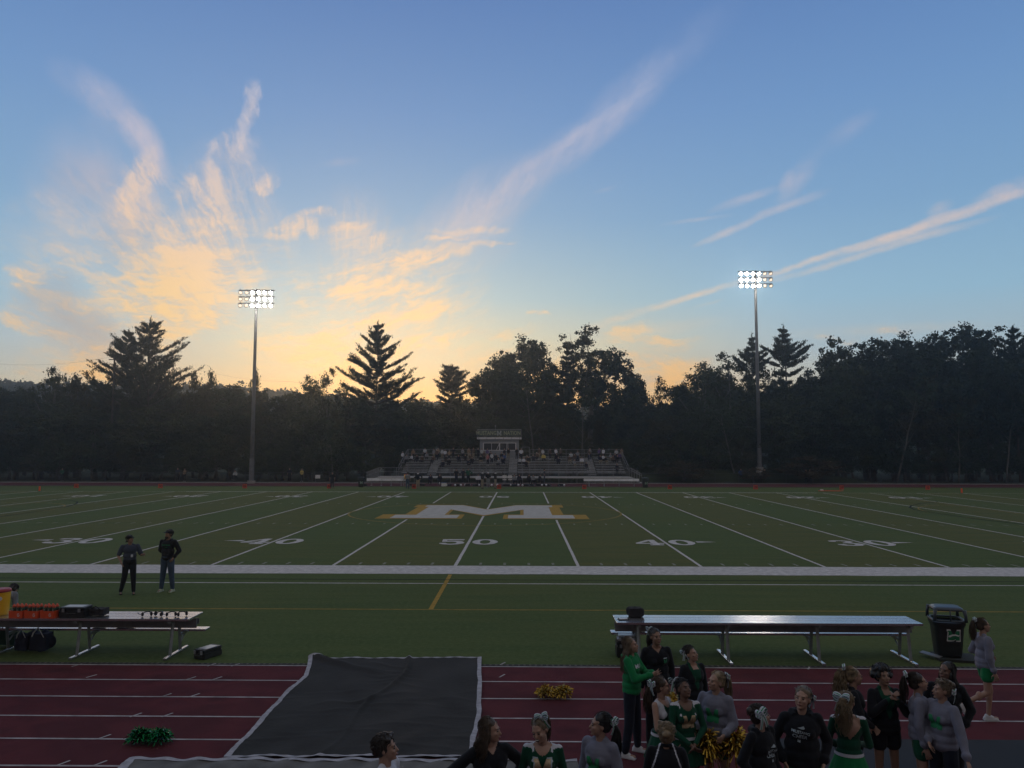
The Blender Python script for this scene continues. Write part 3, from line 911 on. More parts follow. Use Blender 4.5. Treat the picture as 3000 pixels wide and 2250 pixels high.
proto('airy', lambda: tree_proto('open_crowned_tree', make_broad(21, 4.4, .42, 74, .25, 11, .8), .17, .7, FOL[0], PALE))
proto('sparse', lambda: tree_proto('sparse_tree', make_broad(12, 3.4, .35, 85, .35, 9, .75), .13, .6, FOL[1], PALE))
proto('scrub', lambda: tree_proto('scrub_tree', make_broad(7, 2.2, .1, 96, .1, 8, .9), .12, .6, FOL[2]))
G = 'trees on the skyline behind the far bleachers'
# (kind, px, top py, Y, proto height, label, extra)
SKY = [
 ('pineA', 442, 935, 86, 22, 'tall white pine with wide upswept limbs, right-hand trunk of the pair at the far left', {'sxy': .90}),
 ('pineB', 378, 968, 87, 22, 'shorter white pine fused to the left side of the wide pine pair', {'rz': 1.0, 'sxy': .74}),
 ('pineB', 1107, 947, 84, 22, 'lone white pine with open layered limbs, left of the press box', {'rz': 2.3, 'sxy': .80}),
 ('red', 1322, 1077, 86, 15, 'small round-topped pine against the orange glow', {'sxy': .98}),
 ('broadC', 1425, 1062, 86, 15, 'dense low broadleaf tree just right of the small round-topped pine', {}),
 ('broadB', 1475, 1035, 90, 17, 'dense broadleaf tree at the left shoulder of the big round crown', {'sxy': .95}),
 ('broadA', 1545, 992, 86, 19, 'big broadleaf tree with a round crown and limbs showing, above the press box', {}),
 ('broadC', 1618, 1085, 84, 15, 'small broadleaf tree in the gap left of the narrow conifer', {'rz': 2.0, 'sxy': .8}),
 ('narrow', 1657, 1014, 86, 20, 'narrow dark conifer between the round crown and the tall open tree', {}),
 ('airy', 1728, 957, 86, 21, 'tallest open-crowned tree with bare pale limbs, right of the press box', {}),
 ('broadB', 1800, 1045, 87, 17, 'dense dark broadleaf tree at the right foot of the tall open tree', {'rz': 1.2}),
 ('broadC', 1852, 1120, 84, 15, 'low broadleaf tree sloping down toward the gap in the skyline', {'rz': .5}),
 ('sparse', 1935, 1108, 84, 12, 'small feathery tree in the gap of the skyline', {'sxy': .9, 'rz': 2.6}),
 ('cone', 1992, 1135, 90, 12, 'small broad conifer in the gap of the skyline', {'rz': 1.0, 'sxy': 1.5}),
 ('sparse', 2068, 1063, 84, 12, 'sparse pale-leaved tree at the left edge of the right-hand trees', {}),
 ('sparse', 2135, 1038, 85, 12, 'sparse feathery tree just left of the right light pole', {'rz': 2.0}),
 ('pineC', 2200, 983, 84, 22, 'pine directly behind the right light pole', {'sxy': .7}),
 ('pineC', 2298, 957, 82, 22, 'tall irregular pine just right of the right light pole', {'rz': 2.1, 'sxy': .9}),
 ('broadC', 2390, 1090, 84, 15, 'broadleaf tree filling below the irregular pine on its right', {'rz': 2.6}),
 ('broadC', 2462, 1000, 80, 15, 'broadleaf tree with ragged top, first of the high right-hand mass', {'rz': 3.0, 'sxy': 1.1}),
 ('broadB', 2545, 1004, 80, 17, 'broadleaf tree with ragged top, second of the high right-hand mass', {'rz': 4.0}),
 ('broadA', 2640, 985, 80, 19, 'wide domed broadleaf tree in the high right-hand mass', {'rz': 2.0, 'mf': 3}),
 ('broadB', 2735, 985, 78, 17, 'dense broadleaf tree right of the domed tree', {'rz': 5.0}),
 ('broadA', 2820, 955, 80, 19, 'broadleaf tree whose crown is the highest of the right-hand mass', {'rz': 4.2, 'mf': 3}),
 ('broadB', 2890, 1018, 76, 17, 'broadleaf tree in the dip before the pine at the right edge', {'rz': 2.2}),
 ('pineB', 2968, 958, 74, 22, 'dark pine with upswept limbs near the right edge of the photo', {'rz': .6, 'sxy': .72}),
 ('broadB', 3040, 985, 72, 17, 'dense broadleaf tree cut by the right edge of the photo', {'rz': .6}),
 ('sparse', 165, 1078, 84, 12, 'small bare-twigged tree above the ridge at the far left', {'rz': 1.0, 'sxy': .95}),
 ('scrub', 232, 1108, 84, 7, 'low tree beside the bare-twigged tree at the far left', {'sxy': 1.3}),
 ('scrub', 575, 1102, 84, 7, 'scrubby treetop right of the pine pair', {'rz': 1.0, 'sxy': 1.0}),
 ('scrub', 618, 1096, 85, 7, 'scrubby pointed treetop second right of the pine pair', {'rz': 2.0, 'sxy': .8}),
 ('scrub', 745, 1095, 86, 7, 'small treetop right behind the left light pole', {'rz': 3.0, 'sxy': .75}),
 ('sparse', 900, 1105, 84, 12, 'sparse low treetop midway between left pole and lone pine', {'rz': 3.4, 'sxy': .8}),
 ('sparse', 958, 1082, 84, 12, 'sparse treetop just left of the lone white pine', {'rz': 4.4, 'sxy': .85}),
]
for (k, px, tp, Y, h0, lab, ex) in SKY:
    ex = dict(ex)
    if 'mf' in ex: ex['mf'] = FOL[ex['mf']]
    if 'sxy' in ex and k in ('pineA', 'pineB', 'pineC', 'sparse', 'red', 'cone', 'broadA', 'broadB', 'broadC'): pass
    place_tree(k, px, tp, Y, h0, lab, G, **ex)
# shadowed wood under the skyline
G2 = 'dark wood under the skyline'
r_ = random.Random(99)
cnt = 0
for row, (Y, step) in enumerate(((78, 74), (90, 78), (104, 84))):
    px = -160 + row * 25
    while px < 3200:
        top = 1150 + r_.uniform(-14, 34) - (12 if row == 2 else 0)
        if row == 0: top += 55
        if px > 2050: top -= 40
        if px > 2420: top -= 55
        if px < 1960: top = max(top - 20, ridge(px) + (4 + r_.uniform(0, 16) if row else 20 + r_.uniform(0, 40)))
        k, h0 = r_.choice([('broadC', 15), ('broadB', 17), ('broadC', 15), ('cone', 12), ('broadA', 19)])
        yy_ = Y + r_.uniform(-2, 2)
        if not (row == 0 and 1080 < px < 1900 and yy_ < 80):
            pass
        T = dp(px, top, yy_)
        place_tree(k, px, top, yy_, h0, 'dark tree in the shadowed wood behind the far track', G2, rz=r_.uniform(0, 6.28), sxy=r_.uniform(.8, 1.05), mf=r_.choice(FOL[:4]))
        cnt += 1
        px += step * r_.uniform(.8, 1.2)
# low edge of the wood
for i in range(92):
    px = -80 + i * 35 + r_.uniform(-20, 20); Y = r_.uniform(73.8, 76.5)
    if 1080 < px < 1900: Y = r_.uniform(86, 89)
    place_tree('scrub', px, 1285 + r_.uniform(-25, 40), Y, 7, 'dark shrub at the foot of the wood behind the fence', 'shrubs along the wood edge', rz=r_.uniform(0, 6.28), sxy=r_.uniform(.8, 1.2), cat='shrub', mf=r_.choice(FOL[:4]))
for px, tp, hw, lab in ((2370, 1338, 95, 'rounded brownish bush right of the right light pole'), (2000, 1352, 80, 'low rounded bush left of the right light pole'), (2210, 1372, 45, 'low bush at the foot of the right light pole')):
    place_tree('scrub', px, tp, 70.5 if px > 2100 else 71.5, 7, lab, 'bushes round the right light pole', sxy=hw / 52, rz=px * .1, cat='bush', mf=FOL[4])
# slim pale trunks showing in front of the dark wood
def pale_trunk(px0, py0, px1, py1, Y, lab):
    a = dp(px0, py0, Y); b = dp(px1, py1, Y); mb = MB(); d = (a - b)
    g_ = b - d * (b.z / max(.1, d.z)); top_ = a + d * .25
    pts = [g_ + (top_ - g_) * (i / 7) + Vector((r_.uniform(-.08, .08), 0, 0)) for i in range(8)]
    root = empty('slender_tree', g_, 0, lab, 'tree', 'slender trunks in front of the wood')
    mb.tube([p - g_ for p in pts], [.12 - .011 * i for i in range(8)], 6)
    for k in range(5):
        q = pts[3 + k % 4] - g_; s_ = r_.choice((-1, 1)); mb.tube([q, q + Vector((s_ * .5, 0, .6)), q + Vector((s_ * 1.1, .1, 1.5))], [.04, .03, .012], 4)
    mb.build('trunk', PALE, root, smooth=True)
    rs_ = np.random.RandomState(int(px0)); top_l = top_ - g_
    P = np.concatenate([np.array(top_l)[None] + rs_.normal(size=(1, 3)) * (1.0, .8, 1.0) + rs_.normal(size=(50, 3)) * .35 for _ in range(16)])
    link('crown', leaves_mesh('crown', P, .15, rs_, .7), root, FOL[0])


for a in ((968, 1316, 974, 1372, 72.2, 'thin birch trunk left of the left field trash can'), (1543, 1150, 1560, 1300, 80, 'slender leaning trunk right above the press box'),
          (1706, 1200, 1706, 1330, 80, 'straight slender trunk behind the right half of the bleachers'), (2681, 1180, 2660, 1275, 72.5, 'slanting pale trunk in the dark right-hand wood'),
          (2809, 1280, 2811, 1400, 72.5, 'upright pale trunk in the right-hand wood'), (2966, 1180, 2952, 1380, 72.5, 'thin pale trunk near the right edge of the photo'),
          (2112, 1225, 2118, 1250, 73, 'short pale trunk fork left of the right light pole')): pale_trunk(*a)
# ---------------------------------------------------------------- metals and plastics
GALV = mat('galvanised_steel', (0.24, 0.25, 0.27), 0.55, 0.55, var=0.2, vscale=3)
ALU = mat('bench_aluminium', (0.60, 0.60, 0.64), 0.24, 0.9, var=0.06, vscale=2, bump=0.05, bscale=30)
ALUD = mat('bench_frame', (0.26, 0.28, 0.30), 0.5, 0.6, var=0.15, vscale=6)
BLALU = mat('bleacher_plank', (0.50, 0.52, 0.56), 0.42, 0.35, var=0.12, vscale=1.5)
BLACKP = mat('black_plastic', (0.016, 0.017, 0.02), 0.45, var=0.2, vscale=8)
BLACKF = mat('black_fabric', (0.016, 0.014, 0.018), 0.9, var=0.25, vscale=14, bump=0.5, bscale=120)
ORANGE = mat('orange_plastic', (0.62, 0.075, 0.02), 0.45, var=0.1)
REDL = mat('red_plastic', (0.32, 0.02, 0.03), 0.45)
YELP = mat('yellow_plastic', (0.72, 0.40, 0.015), 0.4, var=0.05)
WHITEP = mat('white_plastic', (0.62, 0.62, 0.64), 0.5)
GREENL = mat('logo_green', (0.012, 0.16, 0.07), 0.6)
LAMPD = mat('lamp_dim', (1.0, 0.78, 0.58), 0.5, emit=1.4)
POLE = mat('pole_steel', (0.15, 0.16, 0.18), 0.6, 0.4, var=0.15, vscale=2)
LAMP = mat('lamp_glow', (1.0, 0.88, 0.72), 0.5, emit=170)


# ---------------------------------------------------------------- light poles
def light_pole(px, pybase, pytop, Y, z0, turn, label):
    top = dp(px + (0), pytop, Y); H = top.z - z0
    root = empty('light_pole', (top.x, Y, z0), 0, label, 'light pole', 'floodlight poles behind the far track')
    mb = MB(); mb.tube([(0, 0, 0), (0, 0, H * .5), (0, 0, H + .1)], [.26, .21, .15], 14); mb.build('pole', POLE, root, smooth=True)
    mb = MB(); mb.tube([(0, 0, -0.4), (0, 0, .35)], [.48, .48], 16); mb.build('footing', CONC, root)
    mb = MB(); mb.tube([(0, 0, .35), (0, 0, 3.0)], [.30, .28], 14); mb.box((0, -.33, 1.9), (.3, .16, .7)); mb.build('lower_sleeve', POLE, root)
    for row in range(3):
        z = H - .02 - row * .82
        mb = MB(); mb.box((0, .02, z), (4.5, .12, .10)); 
        mb.box((-.9, .05, z - .2), (.05, .05, .4)); mb.box((.9, .05, z - .2), (.05, .05, .4))
        mb.build('crossarm', GALV, root)
        for k in range(6):
            x = -1.92 + k * .77
            lamp = empty('floodlight', (x, -.22, z - .30)); lamp.parent = root
            aim = R((k - 2.5) * 6 * turn); tilt = R(28)
            rt = Euler((tilt, 0, aim)).to_matrix()
            mb = MB(); prof = [(.12, .12), (.10, .17), (.02, .22), (-.10, .245), (-.14, .25)]
            mb.tube([rt @ Vector((0, y, 0)) for y, _ in prof], [q for _, q in prof], 16, cap=False)
            mb.tube([rt @ Vector((0, .30, 0)), rt @ Vector((0, .12, 0))], [.10, .16], 10)
            mb.box(rt @ Vector((0, .1, .22)), (.08, .08, .3))
            # visor over the upper half of the lens
            vs = []; 
            for i in range(9):
                a = math.pi * i / 8
                for y in (-.14, -.34 if 1 < i < 7 else -.2): vs.append(rt @ Vector((math.cos(a) * .25, y, math.sin(a) * .25)))
            mb.add(vs, [(2 * i, 2 * i + 1, 2 * i + 3, 2 * i + 2) for i in range(8)])
            mb.build('housing', BLACKP if False else GALV, lamp, smooth=True)
            mb = MB(); mb.ell(rt @ Vector((0, -.08, 0)), (.20, .05, .185), rt, 14, 8); mb.build('lens', LAMPD if (k < 2 if turn < 0 else k > 3) else LAMP, lamp, smooth=True)
    return root


light_pole(752, 1410, 850, 66.9, 0.0, -1, 'tall lit floodlight pole on the left, before the wooded ridge')
light_pole(2212, 1374, 795, 73.0, 1.6, 1, 'tall lit floodlight pole on the right, before the tall pines')
# bank the right pole stands on
mb = MB(); nb = 24; vs = []; fs = []
for j in range(9):
    for i in range(nb + 1):
        X = 12 + 36 * i / nb; Y = 71.4 + 7 * j / 8
        vs.append((X, Y, -0.3 + 1.95 * math.sin(math.pi * i / nb) ** .6 * math.sin(min(1, j / 3) * math.pi / 2)))
fs = [(j * (nb + 1) + i, j * (nb + 1) + i + 1, (j + 1) * (nb + 1) + i + 1, (j + 1) * (nb + 1) + i) for j in range(8) for i in range(nb)]
mb.add(vs, fs); struct('grass_bank', mb, GRASS, smooth=True)

# ---------------------------------------------------------------- fence behind the far track
FENCEM = mat('fence_dark_coating', (.035, .038, .04), .6)
root = empty('chain_link_fence', (0, 71.6, 0), 0, 'long dark chain-link fence along the far side of the running track', 'fence')
mb = MB()
for z in (1.15, .6, .1): mb.tube([(-85, 0, z), (85, 0, z)], .024 if z > 1 else .01, 5)
mb.build('rail', FENCEM, root)
for i in range(-28, 29):
    mb = MB(); mb.tube([(i * 3.0, 0, 0), (i * 3.0, 0, 1.2)], .03, 6); mb.ell((i * 3.0, 0, 1.21), .04, None, 6, 4); mb.build('post', FENCEM, root)
mb = MB()
for i in range(-420, 421):
    for s_ in (-1, 1): mb.add([(i * .2, 0, .03), (i * .2 + .012, 0, .03), (i * .2 + s_ * 1.1 + .012, 0, 1.13), (i * .2 + s_ * 1.1, 0, 1.13)], [(0, 1, 2, 3)])
mb.build('wire_mesh', BLACKP, root)

FOOTP = mat('shade_dark_foot_plank', (0.05, 0.052, 0.055), 0.7, 0.3, var=0.2, vscale=2)  # aluminium coloured dark to stand in for the shade between seat rows
# ---------------------------------------------------------------- far bleachers with press box
bl0, bl1 = dp(1163, 1395, 70).x, dp(1846, 1395, 70).x
BLW = bl1 - bl0; BCX = (bl0 + bl1) / 2; NR = 11
bz = lambda i: 0.98 + .195 * i
by = lambda i: 71.6 + .66 * i
root = empty('bleachers', (BCX, 70, 0), 0, 'long aluminium bleachers with railings on the far side of the field', 'bleachers')
B = lambda x, y, z: (x - BCX, y - 70, z)
aisles = [dp(px, 1360, 72).x for px in (1265, 1502, 1735)]
cuts = [bl0 + .3]
for a in aisles: cuts += [a - .62, a + .62]
cuts.append(bl1 - .3)
for i in range(NR):
    mb = MB()
    for k in range(0, len(cuts), 2):
        a, b = cuts[k], cuts[k + 1]
        mb.box(B((a + b) / 2, by(i) + .30, bz(i) + .22), (b - a, .26, .045))
    mb.build('seat_plank', BLALU, root)
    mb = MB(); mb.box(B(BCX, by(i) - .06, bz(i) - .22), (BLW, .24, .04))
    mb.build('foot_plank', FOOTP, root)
mb = MB()
for a in aisles:
    for i in range(NR):
        mb.box(B(a, by(i) + .24, bz(i) - .05), (1.1, .3, .04)); mb.box(B(a, by(i) + .5, bz(i) + .06), (1.1, .3, .04))
mb.build('aisle_steps', BLALU, root)
mb = MB()
for k in range(13):
    x = bl0 + .3 + (BLW - .6) * k / 12
    mb.tube([B(x, 70.3, 0), B(x, 70.3, .75)], .04, 5); mb.tube([B(x, by(10), 0), B(x, by(10) + .3, bz(10))], .05, 5); mb.tube([B(x, 71.2, .5), B(x, by(10) + .3, bz(10) - .2)], .05, 5)
    mb.tube([B(x, 71.4, .1), B(x, by(10), 2.2)], .03, 4)
mb.build('support_frame', FENCEM, root)
w0, w1 = dp(1108, 1395, 69.4).x, dp(1850, 1397, 69.4).x
mb = MB(); mb.box(B((w0 + w1) / 2, 70.3, .74), (w1 - w0, 1.75, .08)); mb.box(B((w0 + w1) / 2, 69.41, .70), (w1 - w0, .03, .20)); mb.build('front_walkway', BLALU, root)
TUBE = GALV
mb = MB(); zt = 1.88
for z in (zt, 1.4): mb.tube([B(w0, 69.45, z), B(w1, 69.45, z)], .028, 6)
n = 14
for k in range(n + 1):
    x = w0 + (w1 - w0) * k / n; mb.tube([B(x, 69.45, 0), B(x, 69.45, zt)], .03, 6)
for k in range(170):
    x = w0 + (w1 - w0) * k / 170; mb.tube([B(x, 69.45, .85), B(x, 69.45, zt)], .006, 3, cap=False)
mb.build('front_railing', TUBE, root)
mb = MB(); yb = by(NR - 1) + .75; zb_ = bz(NR - 1) + 1.22
pb0, pb1 = dp(1406, 1300, yb).x, dp(1520, 1300, yb).x; dr1 = dp(1553, 1315, yb).x
for (a, b) in ((bl0 + .1, pb0), (dr1, bl1 - .1)):
    mb = MB()
    for z in (zb_, zb_ - .55): mb.tube([B(a, yb, z), B(b, yb, z)], .026, 6)
    m_ = max(2, int((b - a) / 2.3))
    for k in range(m_ + 1): mb.tube([B(a + (b - a) * k / m_, yb, 0), B(a + (b - a) * k / m_, yb, zb_)], .03, 6)
    for k in range(int((b - a) / .14)): mb.tube([B(a + .14 * k, yb, bz(10)), B(a + .14 * k, yb, zb_)], .005, 3, cap=False)
    mb.build('back_railing', TUBE, root)
for x in (bl0 + .02, bl1 - .02):
    mb = MB()
    mb.tube([B(x, 71.0, 2.05), B(x, yb, zb_)], .028, 6); mb.tube([B(x, 71.0, 1.5), B(x, yb, zb_ - .55)], .02, 6)
    for k in range(7): q = k / 6; mb.tube([B(x, 71 + (yb - 71) * q, .6), B(x, 71 + (yb - 71) * q, 2.05 + (zb_ - 2.05) * q)], .024, 5)
    mb.build('side_railing', TUBE, root)
for a in (aisles[1], aisles[2]):
    mb = MB()
    for i in (1, 5, 9): mb.tube([B(a, by(i), bz(i)), B(a, by(i), bz(i) + .95)], .025, 6)
    mb.tube([B(a, by(1), bz(1) + .95), B(a, by(9), bz(9) + .95)], .025, 6); mb.build('aisle_handrail', TUBE, root)
# ramp on the left, stairs on the right
rx0 = dp(1075, 1410, 69.6).x; rx1 = dp(1880, 1415, 69.6).x
mb = MB(); a = Vector(B(w0, 70.3, .74)); b = Vector(B(rx0, 70.3, .22))
mb.add([a + Vector((0, -.8, 0)), a + Vector((0, .8, 0)), b + Vector((0, .8, 0)), b + Vector((0, -.8, 0))] + [p_ - Vector((0, 0, .08)) for p_ in (a + Vector((0, -.8, 0)), a + Vector((0, .8, 0)), b + Vector((0, .8, 0)), b + Vector((0, -.8, 0)))], [(0, 1, 2, 3), (7, 6, 5, 4), (0, 3, 7, 4), (1, 5, 6, 2), (0, 4, 5, 1), (3, 2, 6, 7)])
mb.build('ramp', BLALU, root)
for y in (69.5, 71.1):
    mb = MB()
    for dz_ in (1.14, .7): mb.tube([B(w0, y, .74 + dz_), B(rx0, y, .22 + dz_ * .95), B(rx0 - .1, y, .22 + dz_ * .9)], .026, 6)
    for k in range(14): q = k / 13; mb.tube([B(w0 + (rx0 - w0) * q, y, 0), B(w0 + (rx0 - w0) * q, y, 1.88 - .57 * q)], .02 if k % 4 else .028, 5)
    mb.build('ramp_railing', TUBE, root)
mb = MB()
for k in range(4): mb.box(B(w1 + .15 + .33 * k, 70.3, .62 - .18 * k), (.32, 1.5, .05))
mb.build('stairs', BLALU, root)
for y in (69.5, 71.1):
    mb = MB()
    for dz_ in (1.14, .9): mb.tube([B(w1, y, .74 + dz_), B(rx1, y, .0 + dz_)], .03, 6)
    for k in range(5): q = k / 4; mb.tube([B(w1 + (rx1 - w1) * q, y, 0), B(w1 + (rx1 - w1) * q, y, 1.88 - .74 * q)], .025, 5)
    mb.build('stair_railing', TUBE, root)

# press box
PBW = pb1 - pb0; PX = (pb0 + pb1) / 2; py0 = yb - .1
zr = dp(1450, 1287, py0).z; zwt = dp(1450, 1297, py0).z; zwb = dp(1450, 1320, py0).z; zpb = 2.2; zdk = dp(1450, 1258.5, py0).z
root = empty('press_box', (PX, py0, 0), 0, 'small grey press box with roof deck and banner above the far bleachers', 'building')
SIDING = mat('grey_siding', (0.22, 0.24, 0.28), 0.8, var=0.08)
FASC = mat('white_trim', (0.55, 0.55, 0.60), 0.7, var=0.05)
DARKIN = mat('dark_interior', (0.02, 0.02, 0.022), 0.8)
GLASS = mat('window_glass', (0.05, 0.05, 0.055), 0.08, spec=0.6)
wx0 = dp(1415, 1300, py0).x - PX; wx1 = dp(1512.5, 1300, py0).x - PX
mb = MB(); hw = PBW / 2
mb.box((0, 0, (zpb + zwb) / 2), (PBW, .12, zwb - zpb)); mb.box((0, 0, (zwt + zr) / 2), (PBW, .12, zr - zwt))
mb.box(((-hw + wx0) / 2, 0, (zwb + zwt) / 2), (wx0 + hw, .12, zwt - zwb - .006)); mb.box(((hw + wx1) / 2, 0, (zwb + zwt) / 2), (hw - wx1, .12, zwt - zwb - .006))
for s_ in (-1, 1): mb.box((s_ * (hw - .06), 1.35, (zpb + zr) / 2), (.12, 2.57, zr - zpb))
mb.box((0, 2.7, (zpb + zr) / 2), (PBW, .12, zr - zpb)); mb.box((0, 1.35, zpb + .05), (PBW - .26, 2.5, .1))
k = -hw + .1
while k < hw:
    if k < wx0 - .1 or k > wx1 + .1: mb.box((k, -.066, (zpb + zr) / 2), (.025, .015, zr - zpb - .02))
    else: mb.box((k, -.066, (zpb + zwb) / 2 - .05), (.025, .015, zwb - zpb - .12)); mb.box((k, -.066, (zr + zwt) / 2 + .05), (.025, .015, zr - zwt - .14))
    k += .2
mb.build('wall', SIDING, root)
mb = MB(); mb.box((0, 1.3, zr + .14), (dp(1527, 1300, py0).x - dp(1397, 1300, py0).x, 3.7, .26)); mb.build('roof', FASC, root)
rw = (dp(1527, 1300, py0).x - dp(1397, 1300, py0).x) / 2
mb = MB()
for k in range(6): mb.box((-rw + .25 + (2 * rw - .5) * k / 5, -.575, zr + .16), (.07, .05, .30))
mb.build('roof_brackets', ALUD, root)
fr = MB(); ww = wx1 - wx0; wc = (wx0 + wx1) / 2; wh = zwt - zwb
for z in (zwb + .04, zwt - .04): fr.box((wc, -.08, z), (ww, .05, .09))
for u, t_ in ((0.015, .12), (.26, .05), (.50, .14), (.715, .05), (.75, .05), (.985, .12)): fr.box((wx0 + ww * u, -.085, (zwb + zwt) / 2), (t_, .05, wh - .17))
fo = fr.build('window', FASC, root)
gl = MB(); gl.box((wc, -.02, (zwb + zwt) / 2), (ww - .1, .02, wh - .1)); gl.build('pane', GLASS, fo)
mb = MB(); mb.box((wx0 + ww * .45, -.05, (zwb + zwt) / 2), (.06, .03, wh * .9), Euler((0, R(24), 0)).to_matrix()); mb.build('window_prop', FASC, fo)
mb = MB(); yf = -.52
for z in (zdk, zdk - .45, zr + .4): mb.tube([(-rw + .04, yf, z), (rw - .04, yf, z)], .03, 6)
for k in range(7): x = -rw + .04 + (2 * rw - .08) * k / 6; mb.tube([(x, yf, zr + .27), (x, yf, zdk)], .028, 6)
for s_ in (-1, 1):
    for z in (zdk, zdk - .45): mb.tube([(s_ * (rw - .04), yf, z), (s_ * (rw - .04), 3.0, z)], .028, 6)
for k in range(7): x = -rw + .04 + (2 * rw - .08) * k / 6; mb.tube([(x, 3, zr + .27), (x, 3, zdk)], .028, 6)
mb.tube([(-rw + .04, 3, zdk), (rw - .04, 3, zdk)], .028, 6)
mb.build('deck_railing', TUBE, root)
BAN = mat('banner_green', (0.035, 0.055, 0.050), 0.8, var=0.1); BTX = mat('banner_lettering', (0.26, 0.29, 0.20), 0.8)
mb = MB(); bh = zdk - zr - .55; bcz = (zdk + zr + .3) / 2 + .02; mb.box((0, yf - .05, bcz), (2 * rw - .3, .02, bh + .05)); ban = mb.build('banner', BAN, root)
mb = MB(); Mx = lambda cx, cz: Matrix.Translation((cx, yf - .063, cz)) @ Matrix.Rotation(math.pi / 2, 4, 'X')
for s_, cx, wd in (('MUSTANG', -rw * .58, 1.0), ('NATION', rw * .58, 1.0)):
    for pl in text_polys(s_, bh * .95, .80):
        mb.add([Mx(cx, bcz) @ Vector((x, y, 0)) for x, y in pl], [tuple(range(len(pl)))])
mb.build('lettering', BTX, ban)
mb = MB()
for pl in M_polys(.62, bh * .8): mb.add([Mx(0, bcz) @ Vector((x, y, 0)) for x, y in pl], [tuple(range(len(pl)))])
mb.build('emblem', mat('emblem_grey', (.30, .34, .36), .8), ban)
mb = MB(); mb.tube([(-.6, 2, zr + .2), (-.6, 2, zdk + .5)], .03, 5); mb.ell((-.6, 2, zdk + .55), (.10, .1, .14), None, 8, 6); mb.build('roof_speaker', GALV, root)
# landing beside the press box
root = empty('landing_stair', (dp(1540, 1320, yb).x, yb, 0), 0, 'small railed landing right of the press box at the top row', 'stair landing')
mb = MB(); mb.box((0, .9, bz(10) + .1), (1.0, 1.6, .08))
for x in (-.5, .5):
    for y in (.15, 1.6): mb.tube([(x, y, 0), (x, y, bz(10) + 1.55)], .03, 6)
for z in (1.55, 1.0): mb.tube([(-.5, .15, bz(10) + z), (.5, .15, bz(10) + z), (.5, 1.6, bz(10) + z)], .028, 6)
mb.build('landing_frame', TUBE, root)
KIDS_tmp = None


# ---------------------------------------------------------------- benches
def team_bench(x0, x1, yfront, frames, label, cat='bench'):
    """shelf-backed team bench: high shelf of three planks toward the track, seat plank toward the field"""
    Lx = x1 - x0; root = empty('team_bench', ((x0 + x1) / 2, yfront, 0), 0, label, cat, 'aluminium team benches at the near sideline')
    for k in range(3):
        mb = MB(); mb.box((0, .12 + k * .255, .80), (Lx, .245, .045)); mb.build('shelf_plank', ALU, root, bevel=.006)
    mb = MB(); mb.box((0, .47, .64), (Lx - .04, .04, .20)); mb.box((0, .60, .66), (Lx - .04, .03, .12)); mb.build('back_plank', ALUD, root, bevel=.004)
    mb = MB(); mb.box((.02, .87, .43), (Lx + .1, .26, .045)); mb.build('seat_plank', ALU, root, bevel=.006)
    for x in frames:
        xx = x - (x0 + x1) / 2
        f = MB(); f.tube([(xx, .12, .05), (xx + .0, .22, .775)], .035, 4); f.tube([(xx, .62, .05), (xx, .50, .775)], .035, 4)
        f.box((xx, .37, .745), (.06, .70, .05)); f.box((xx, .78, .375), (.05, .44, .055)); f.tube([(xx, .60, .20), (xx, .86, .37)], .02, 4)
        f.build('leg_frame', ALUD, root)
        s_ = MB(); s_.box((xx, .42, .03), (.07, 1.12, .055)); s_.build('skid', ALU, root, bevel=.006)
    return root


a = gp(1806, 1826, .80); b = gp(2710, 1833, .80)
yR = gp(2250, 1829, .8).y
RB = team_bench(a.x, b.x, yR, [gp(px, 1925).x for px in (1865, 2119, 2377, 2635)], 'long empty aluminium bench with a lamp reflection on its shelf, right half of the photo')
b2 = gp(555, 1816, .80); yL = gp(300, 1816, .8).y
LBx1 = b2.x
LB = team_bench(b2.x - 6.4, b2.x, yL, [gp(px, 1910).x for px in (-244, 16, 259, 527)], 'aluminium bench loaded with drink bottles, cases and headsets, left half of the photo')

# far team benches (backrest towards the field)
for i, (p0, p1, pt, pb, lab) in enumerate(((1072, 1190, 1405, 1418, 'far bench with a wide shiny backrest at the left end of the far sideline'), (1711, 1874, 1407, 1419, 'empty far bench with a wide shiny backrest at the right end of the far sideline'))):
    Y = 61.5; a = dp(p0, pb, Y); b = dp(p1, pb, Y); root = empty('team_bench', ((a.x + b.x) / 2, Y, 0), 0, lab, 'bench', 'benches at the far sideline'); Lx = b.x - a.x
    mb = MB(); rt = Euler((R(-18), 0, 0)).to_matrix(); mb.box((0, .45, .70), (Lx, .03, .30), rt); mb.build('backrest', BLALU, root)
    mb = MB(); mb.box((0, .1, .44), (Lx + .1, .26, .04)); mb.build('seat_plank', ALU, root)
    for k in range(4):
        x = -Lx / 2 + .6 + (Lx - 1.2) * k / 3; mb = MB(); mb.tube([(x, -.1, 0), (x, .0, .42)], .025, 4); mb.tube([(x, .5, 0), (x, .42, .75)], .025, 4); mb.box((x, .2, .02), (.06, .9, .04)); mb.build('leg_frame', ALUD, root)


